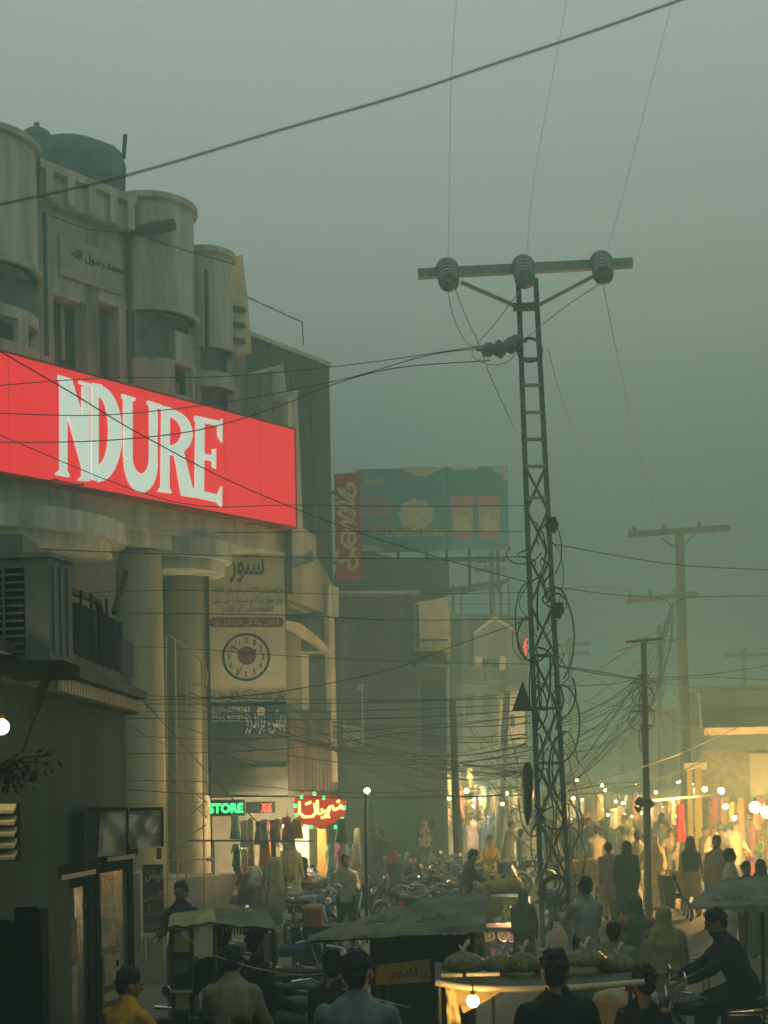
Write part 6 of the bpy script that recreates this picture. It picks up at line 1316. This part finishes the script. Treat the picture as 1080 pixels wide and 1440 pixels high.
mb = MB(); a, b = W(929, 1276, YB), W(947, 1230, YB); mb.loft([[Vector((x, y, z)) for x, y in ((a.x+k1, YB-.3), (b.x+k2, YB-.3), (b.x+k2, YB+.3), (a.x+k1, YB+.3))] for z, k1, k2 in ((a.z, .06, -.04), (b.z, 0, 0))], smooth=False); obj('basket', mb, mat('woven_basket', (.20, .19, .10), .9, .6, 40, bump=.8), t, world=True)
for x_, y_ in ((956, 1284), (951, 1280)):
    c = W(x_, y_, YB+(.1 if x_ == 951 else -.35)); mb = MB(); mb.torus(c, .33, .03, 'x', 26, 6); me = mb.mesh('wheel'); me.transform(Matrix.Translation(c) @ Matrix.Rotation(R(35), 4, 'Z') @ Matrix.Translation(-c)); w = obj('wheel', me, TYRE, t, world=True)
    mb = MB()
    for k in range(12): a_ = k*math.pi/6; mb.tube([c, c+Vector((0, math.cos(a_)*.31, math.sin(a_)*.31))], .006, 3, False)
    mb.tube([c-Vector((.05, 0, 0)), c+Vector((.05, 0, 0))], .04, 8); me = mb.mesh('spokes'); me.transform(Matrix.Translation(c) @ Matrix.Rotation(R(35), 4, 'Z') @ Matrix.Translation(-c)); obj('rim', me, CHROME, w, world=True)
mb = MB(); mb.tube([W(946, 1230, YB-.3), W(953, 1246, YB-.3), W(962, 1268, YB-.35)], .03, 6); obj('push_bar', mb, BLACK, t, world=True)
A, B, C_, D = W(938, 1222, YB-.2), W(957, 1226, YB-.2), W(963, 1262, YB-.3), W(950, 1250, YB-.3); tag(obj('yellow_cloth', sheet((A, B, C_, D), 8, .05, amp=.06), mat('orange_yellow_cloth', (.72, .42, .05), .9, .2, 5)), 'orange yellow cloth spilling over the basket cart', 'cloth')
# pale rope at lower left
cable([(255, 1312), (290, 1338), (325, 1352), (372, 1364), (420, 1371), (470, 1368), (500, 1366)], 11.3, 11.3, .006, 'pale rope sagging from the left rickshaw to the pale shirted man', None, WIREL, 'rope')
cable([(482, 1390), (530, 1405), (575, 1417)], 10.5, 10.5, .006, 'pale rope end right of the pale shirted man', None, WIREL, 'rope')
cable([(520, 1302), (560, 1340), (600, 1372), (640, 1400)], 11, 10, .004, 'thin dark string slanting under the long canopy', None, WIRE, 'string')
# poster stand by the column
PS = fr(21, 0, 216); t = thing('poster_stand', 'upright dark red poster board with pink and cream Urdu lettering', 'sign', PS.P(0, 0))
pw(t, PS, 'board', mat('dark_red_board', (.085, .02, .022), .6, .2, 4), 200, 1216, 231, 1311, 0, .04); pw(t, PS, 'base_bar', CREAM, 197, 1312, 236, 1316, -.02, .06)
for x in (203, 229): pw(t, PS, 'leg', CREAM, x, 1316, x+2.5, 1350, 0, .03)
place_text(PS, urdu('فیشن'), 204, 1222, 230, 1240, -.003, LET, t, .03); place_text(PS, urdu('گلشن'), 202, 1252, 230, 1268, -.003, mat('pink_letter2', (.5, .2, .18), .6), t, .02); place_text(PS, urdu('سوٹنگ'), 203, 1272, 230, 1290, -.003, mat('pink_letter2', (0, 0, 0)), t, .02); place_text(PS, urdu('مارکیٹ'), 205, 1298, 229, 1306, -.003, LET, t)
mb = MB(); PS.pbox(mb, 186, 1228, 200, 1440, .3, .9); a, z = PS.pix(178, 1180, .5)
PS.pbox(mb, 178, 1318, 236, 1420, .5, 1.2); tag(obj('low_wall', mb, PLAST), 'low stained plaster wall behind the poster board', 'wall')
pw(t, PS, 'small_notice', STEEL, 220, 1192, 227, 1208, .1, .12)
# ------------------------------------------------------------------ clothes on show
def garment(px, y0, y1, Y, wd, c, label, name='hanging_garment', group=None, flare=1.3, sleeves=True):
    a = W(px, y0, Y); b = W(px, y1, Y); h_ = a.z-b.z; r_ = wd*Y/F/2; t = MB(); sd = px*1.3
    t.loft([[Vector((math.cos(q_)*rx*r_*(1+.12*math.sin(q_*7+sd)), math.sin(q_)*rx*r_*.45*(1+.2*math.sin(q_*5+sd)), -z*h_)) for q_ in [i*math.pi/10 for i in range(20)]] for z, rx in ((0, .35), (.04, .75), (.12, .8), (.35, .68), (.6, .85*flare*.9), (1, flare))])
    if sleeves:
        for s_ in (-1, 1): cap(t, (s_*r_*.7, 0, -.06*h_), r_*.25, (s_*r_*1.15, 0, -.38*h_), r_*.2, 8)
    o = obj(name, t, fab(c)); o.location = a; tag(o, label, 'clothing', group); return o
for x, y0, y1, wd, c, lab in ((388, 1205, 1300, 30, (.26, .26, .15), 'sequined olive gown on display at the clothes shop, left of two'), (411, 1195, 1298, 26, (.38, .34, .15), 'golden olive gown on display at the clothes shop, right of two'), (362, 1232, 1290, 22, (.32, .16, .20), 'mauve shawl hung low in front of the clothes shop'), (345, 1228, 1272, 20, (.12, .04, .04), 'dark maroon garment beside the mauve shawl'), (356, 1218, 1250, 20, (.5, .5, .46), 'shiny silver bundle of cloth above the mauve shawl')):
    t_ = garment(x, y0, y1, 27.5 if y1 > 1295 else 28.5, wd, c, lab, 'display_gown')
for x, y0, y1, wd, c, lab in ((372, 1152, 1222, 18, (.72, .26, .07), 'bright orange cloth hanging in the clothes shop'), (377, 1212, 1240, 14, (.72, .45, .04), 'yellow cloth below the orange one'), (352, 1150, 1222, 9, (.5, .4, .2), 'mustard scarf hanging left of the orange cloth'), (384, 1165, 1225, 9, (.05, .06, .06), 'dark scarf hanging right of the orange cloth'), (424, 1205, 1262, 22, (.01, .012, .014), 'black cloak hanging by the pale shop jamb'), (330, 1145, 1180, 14, (.25, .42, .3), 'pale green cloth at the top left of the shop'), (405, 1185, 1225, 12, (.30, .3, .2), 'grey scarf hanging on the bright shop wall'), (466, 1165, 1230, 10, (.06, .06, .05), 'dark garment hanging right of the orange post'), (516, 1125, 1205, 18, (.03, .05, .055), 'long dark blue cloth hanging under the street bulb')):
    garment(x, y0, y1, 31 if x < 440 else 35.5, wd, c, lab, flare=1.05, sleeves=False)
mb = MB(); NN.pbox(mb, 446, 1166, 460, 1268, .6, .8); tag(obj('orange_post', mb, mat('orange_post_paint', (.55, .28, .05), .7, .25, 3, streak=1)), 'wide orange painted post below the neon sign', 'post')
mb = MB(); NN.pbox(mb, 414, 1155, 436, 1282, 1.5, 1.7); tag(obj('pale_partition', mb, mat('bright_plaster', (0, 0, 0))), 'pale partition wall behind the pill shaped lamp', 'wall')
mb = MB(); NN.pbox(mb, 498, 1165, 506, 1252, 1.5, 1.8); tag(obj('pale_jamb', mb, CREAM), 'pale narrow door jamb right of the orange post', 'post')
for k in (0, 9):
    a = W(300+k*4, 1100, 30.5); mb = MB(); mb.tube([W(300+k*11, 1182, 30.6), W(300+k*11+3, 1290, 30.6)], .02, 5); tag(obj('clothes_rail_post', mb, STEEL), 'thin rail post before the clothes shop', 'post', 'rail posts of the clothes shop')
mb = MB(); mb.tube([W(262, 1182, 29.8), W(440, 1183, 29.8)], .02, 5); tag(obj('clothes_rail', mb, STEEL), 'long level clothes rail across the clothes shop front', 'rail')
mb = MB(); mb.tube([W(290, 1209, 29.6), W(300, 1209, 29.6)], .04, 6); tag(obj('rail_end', mb, CREAM), 'pale end of a rail by the right column', 'rail')
garment(957, 1130, 1184, 37, 13, (.75, .02, .05), 'vivid red dress hanging left of the yellow pillar', flare=1.2, sleeves=False)
garment(946, 1128, 1160, 37, 9, (.6, .55, .42), 'cream garment hanging left of the vivid red dress', flare=1, sleeves=False)
rg = random.Random(12); GN = [((.5, .12, .1), 'red'), ((.5, .42, .2), 'gold'), ((.12, .22, .16), 'green'), ((.55, .5, .42), 'cream'), ((.35, .12, .25), 'plum'), ((.04, .05, .06), 'black'), ((.5, .28, .08), 'orange'), ((.2, .28, .36), 'blue')]
for i in range(38):
    c, nm = GN[i % 8]; x = rg.uniform(322, 442) if i < 28 else rg.uniform(462, 505); y0 = rg.choice([1150, 1153, 1188, 1192, 1222, 1228]) + rg.uniform(-3, 3); low = 'high' if y0 < 1170 else 'middle' if y0 < 1210 else 'low'
    garment(x, y0, y0+rg.uniform(28, 52), rg.uniform(30.6, 32.2), rg.uniform(9, 15), c, f'{nm} garment hanging '+low+(' in the packed clothes shop' if i < 28 else ' right of the orange post'), 'hanging_garment', 'garments packed in the clothes shop', rg.uniform(.95, 1.3), i % 2 == 0)
for i in range(16):
    c, nm = GN[(i*3) % 8]; x, y = rg.uniform(325, 430), rg.uniform(1268, 1296); p = W(x, y, rg.uniform(29, 31)); mb = MB(); w2 = rg.uniform(.15, .28)
    for k in range(4): mb.box(-w2/2+rg.uniform(-.02, .02), w2/2+rg.uniform(-.02, .02), -.12, .12, k*.045, k*.045+.04)
    o = obj('cloth_stack', mb, fab(c)); o.location = p; o.rotation_euler = (0, 0, rg.uniform(-.5, .5)); tag(o, f'folded {nm} cloth stack spilling out before the clothes shop', 'cloth stack', 'folded cloth stacks of the clothes shop')
CN = [((.75, .06, .04), 'red'), ((.78, .28, .04), 'orange'), ((.70, .12, .30), 'pink'), ((.35, .12, .5), 'purple'), ((.75, .52, .06), 'yellow'), ((.60, .08, .06), 'dark red')]
for i in range(42):
    c, nm = CN[i % 6]; a_, z_ = RF.pix(rg.uniform(994, 1080), rg.choice([1122, 1128, 1160, 1166, 1192]), -.4); p = RF.P(a_, z_, rg.uniform(-.7, .6)); t_ = garment(0, 0, 1, 1, 1, c, '', 'hanging_scarf', None, 1, False) if 0 else None
    mb = MB(); L2 = rg.uniform(.5, .95); w2 = rg.uniform(.07, .13)
    mb.loft([[(math.cos(q_)*w2*f_*(1+.2*math.sin(q_*5+i)), math.sin(q_)*.05*f_, -z*L2) for q_ in [j*math.pi/6 for j in range(12)]] for z, f_ in ((0, .4), (.1, .9), (.5, .8), (1, 1.2))])
    o = obj('hanging_scarf', mb, fab(c)); o.location = p; tag(o, f'{nm} scarf hanging '+('high' if z_ > 2.2 else 'low')+' in the bright corner shop', 'clothing', 'scarves hung in the corner shop')
# scaffold by the columns
t = thing('bamboo_scaffold', 'thin metal scaffold frame with curved hoop between the two columns', 'scaffold', W(240, 1250, 28.5).xy.to_3d())
for pts in ([(233, 895), (236, 1290)], [(246, 900), (250, 1290)], [(262, 960), (262, 1290)], [(284, 930), (288, 1290)]): mb = MB(); mb.tube([W(x, y, 28.5) for x, y in pts], .02, 5); rk('upright', COLUMN, mb)
for pts in ([(233, 1080), (290, 1128)], [(236, 1100), (292, 1150)], [(236, 1195), (290, 1160)], [(236, 1210), (292, 1208)], [(240, 1170), (286, 1130)]): mb = MB(); mb.tube([W(x, y, 28.4) for x, y in pts], .016, 5); rk('diagonal', COLUMN, mb)
mb = MB(); mb.tube(spline([W(x, y, 28.4) for x, y in ((236, 893), (255, 905), (278, 925), (291, 945), (290, 965))], 5), .018, 5); rk('hoop', COLUMN, mb)

# ------------------------------------------------------------------ market stalls in the lit lanes
stall_no = 0
def stall(px, Y, w_, label, lit_goods, rz=0, canopy=None):
    t = thing('market_stall', label, 'stall', G(px, Y), R(rz), 'market stalls in the lit lanes')
    h_ = 2.3
    for x in (-w_/2, w_/2):
        for y in (0, 1.2): mb = MB(); mb.tube([(x, y, 0), (x, y, h_)], .03, 6); obj('post', mb, WOODP, t)
    mb = sheet(((-w_/2-.2, -.3, h_-.1), (w_/2+.2, -.3, h_-.1), (w_/2+.2, 1.4, h_+.25), (-w_/2-.2, 1.4, h_+.25)), 8, .06, seed=Y); obj('canopy', mb, canopy or CANV, t)
    mb = MB(); mb.box(-w_/2, w_/2, .1, 1.0, 0, .75); obj('counter', mb, CREAM, t)
    mb = MB(); mb.box(-w_/2, w_/2, 1.22, 1.26, 0, h_-.1); obj('back_sheet', mb, mat('warm_back_sheet', (.50, .42, .24), .9, .35, 3), t)
    rr = random.Random(int(px*7+Y)); mb = MB()
    for i in range(26): mb.ell((rr.uniform(-w_/2+.1, w_/2-.1), rr.uniform(.15, .9), .80+rr.uniform(0, .12)), rr.uniform(.05, .11), .07, rr.uniform(.05, .1), 6, 4)
    o = obj('heaped_goods', mb, lit_goods, t); o['kind'] = 'stuff'
    for i in range(int(w_*3.2)):
        mb = MB(); x = -w_/2+.15+i*(w_-.3)/max(1, int(w_*3.2)-1); hh_ = rr.uniform(.4, .95); ww = rr.uniform(.08, .15)
        mb.loft([[(x+math.cos(a)*ww*q_*(1+.15*math.sin(a*5+i)), .02+math.sin(a)*.06*q_, h_-.15-z*hh_) for a in [j*math.pi/5 for j in range(10)]] for z, q_ in ((0, .4), (.08, .9), (.5, .8), (1, 1.15))]); obj('hanging_piece', mb, rr.choice(GC+[CREAM, CLOTHW, CREAM, fab(GY)]), t)
SL = [(606, 55, 2.2, 8, 'left of the lit lane'), (622, 66, 2.4, 8, 'far left in the lit lane'), (662, 62, 2.4, 0, 'middle of the lit lane'), (690, 56, 2.2, -6, 'lit lane near the dark leaning pole'), (722, 60, 2.6, -10, 'lit lane near the tower left leg'), (742, 70, 2.6, 0, 'furthest behind the tower'), (786, 66, 2.4, 0, 'just right of the tower'), (818, 60, 2.4, 0, 'between tower and sacks'), (846, 68, 2.6, 0, 'behind the mauve walker'), (876, 62, 2.6, 0, 'left of the concrete pole'), (906, 70, 2.8, 0, 'behind the concrete pole'), (934, 58, 2.4, -8, 'right of the concrete pole'), (952, 50, 2.0, -12, 'left of the red dress')]
for i, (px, Y, w_, rz, where) in enumerate(SL): stall(px, Y, w_, 'cloth roofed market stall, '+where, GC[[4, 0, 6, 1, 6, 4, 0][i % 7]], rz, [CANV, CANVY, CANV][i % 3])
# leaning signboard panels and lit cloth strips over the lane
rr = random.Random(21)
for i in range(90):
    x = rr.uniform(586, 740) if i < 50 else rr.uniform(780, 960); Y = rr.uniform(45, 60); y0 = rr.uniform(1078, 1140) if i < 50 else rr.uniform(1112, 1140)
    if x < 612: y0 = max(y0, 1180-(x-586)*3.5)
    c = rr.choice([((.6, .5, .25), 'cream'), ((.62, .45, .15), 'mustard'), ((.5, .42, .3), 'beige'), ((.55, .2, .1), 'rust red'), ((.5, .5, .45), 'white'), ((.3, .32, .2), 'olive')])
    garment(x, y0, y0+rr.uniform(16, 38), Y, rr.uniform(6, 14), c[0], f'{c[1]} cloth hanging '+('high' if y0 < 1110 else 'low')+' over the '+('lit lane left of the tower' if i < 50 else 'stalls right of the tower'), 'hanging_cloth', 'cloths hung over the lit lanes', 1.0, False)
# ------------------------------------------------------------------ visible lamps
bulb(1062, 1135, 33, 15000, 'brightest lamp of the cluster at the right edge, inner one', 1, .13, 'glaring lamp cluster at the right edge')
bulb(1078, 1142, 33, 15000, 'brightest lamp of the cluster at the right edge, outer one', 1, .13, 'glaring lamp cluster at the right edge')
bulb(1014, 1112, 37.5, 1500, 'white bulb hanging under the shop awning', 2, .085)
bulb(991, 1110, 38, 900, 'orange bulb beside the yellow pillar', 1, .065)
bulb(1020, 1134, 37.5, 600, 'warm bulb just below the white awning bulb', 1, .07)
bulb(1033, 1150, 37, 500, 'small pale bulb lowest in the corner shop', 2, .055)
bulb(404, 1162, 31.6, 5200, 'pill shaped white lamp beside the neon sign', 2, .10)
bulb(516, 1112, 26, 1700, 'white street bulb right of the neon sign', 2, .055)
for i, (x, y, Y, p, wm, lab) in enumerate(((624, 1086, 48, 260, 2, 'white bulb highest over the lit lane at left'), (638, 1084, 46, 80, 2, 'small white bulb next to the highest lane bulb'), (656, 1112, 46, 420, 2, 'large white bulb in the middle of the lit lane'), (672, 1121, 47, 200, 2, 'white bulb just right of the large lane bulb'),
        (811, 1097, 70, 160, 1, 'yellow bulb just right of the lattice tower'), (857, 1109, 66, 160, 2, 'white bulb left of the concrete pole'), (894, 1105, 64, 200, 1, 'amber bulb highest near the concrete pole'), (901, 1115, 62, 70, 1, 'tiny bulb below the amber one'), (914, 1117, 58, 200, 2, 'white bulb touching the concrete pole'), (926, 1122, 60, 130, 1, 'orange bulb right of the concrete pole'))):
    bulb(x, y, Y, p*15, lab, wm, .075, 'bulbs strung over the distant market')
bulb(665, 1408, 9.7, 60, 'glowing yellow bulb hanging inside the plastic sheeted cart', 1, .042, hang=.1)
bulb(2, 1022, 9.3, 45, 'glaring lamp on the dark wall at the left edge', 2, .05)
bulb(722, 1278, 21.9, 450, 'small lamp inside the glass display cart', 2, .03, hang=.02)

rr = random.Random(3)
for i in range(26):
    x = rr.uniform(596, 745) if i < 9 else rr.uniform(800, 975); y = rr.uniform(1090, 1150) if i < 9 else rr.uniform(1098, 1148)
    bulb(x, y, rr.uniform(44, 52), 650, ('warm' if i % 3 else 'white')+' small bulb strung '+('over the lane left of the tower' if i < 9 else 'over the stalls right of the tower')+(', high' if y < 1118 else ', low'), 1 if i % 3 else 2, rr.choice([.03, .04, .05]), 'bulbs strung over the distant market', hang=.4)
bpy.data.scenes.remove(WORK)
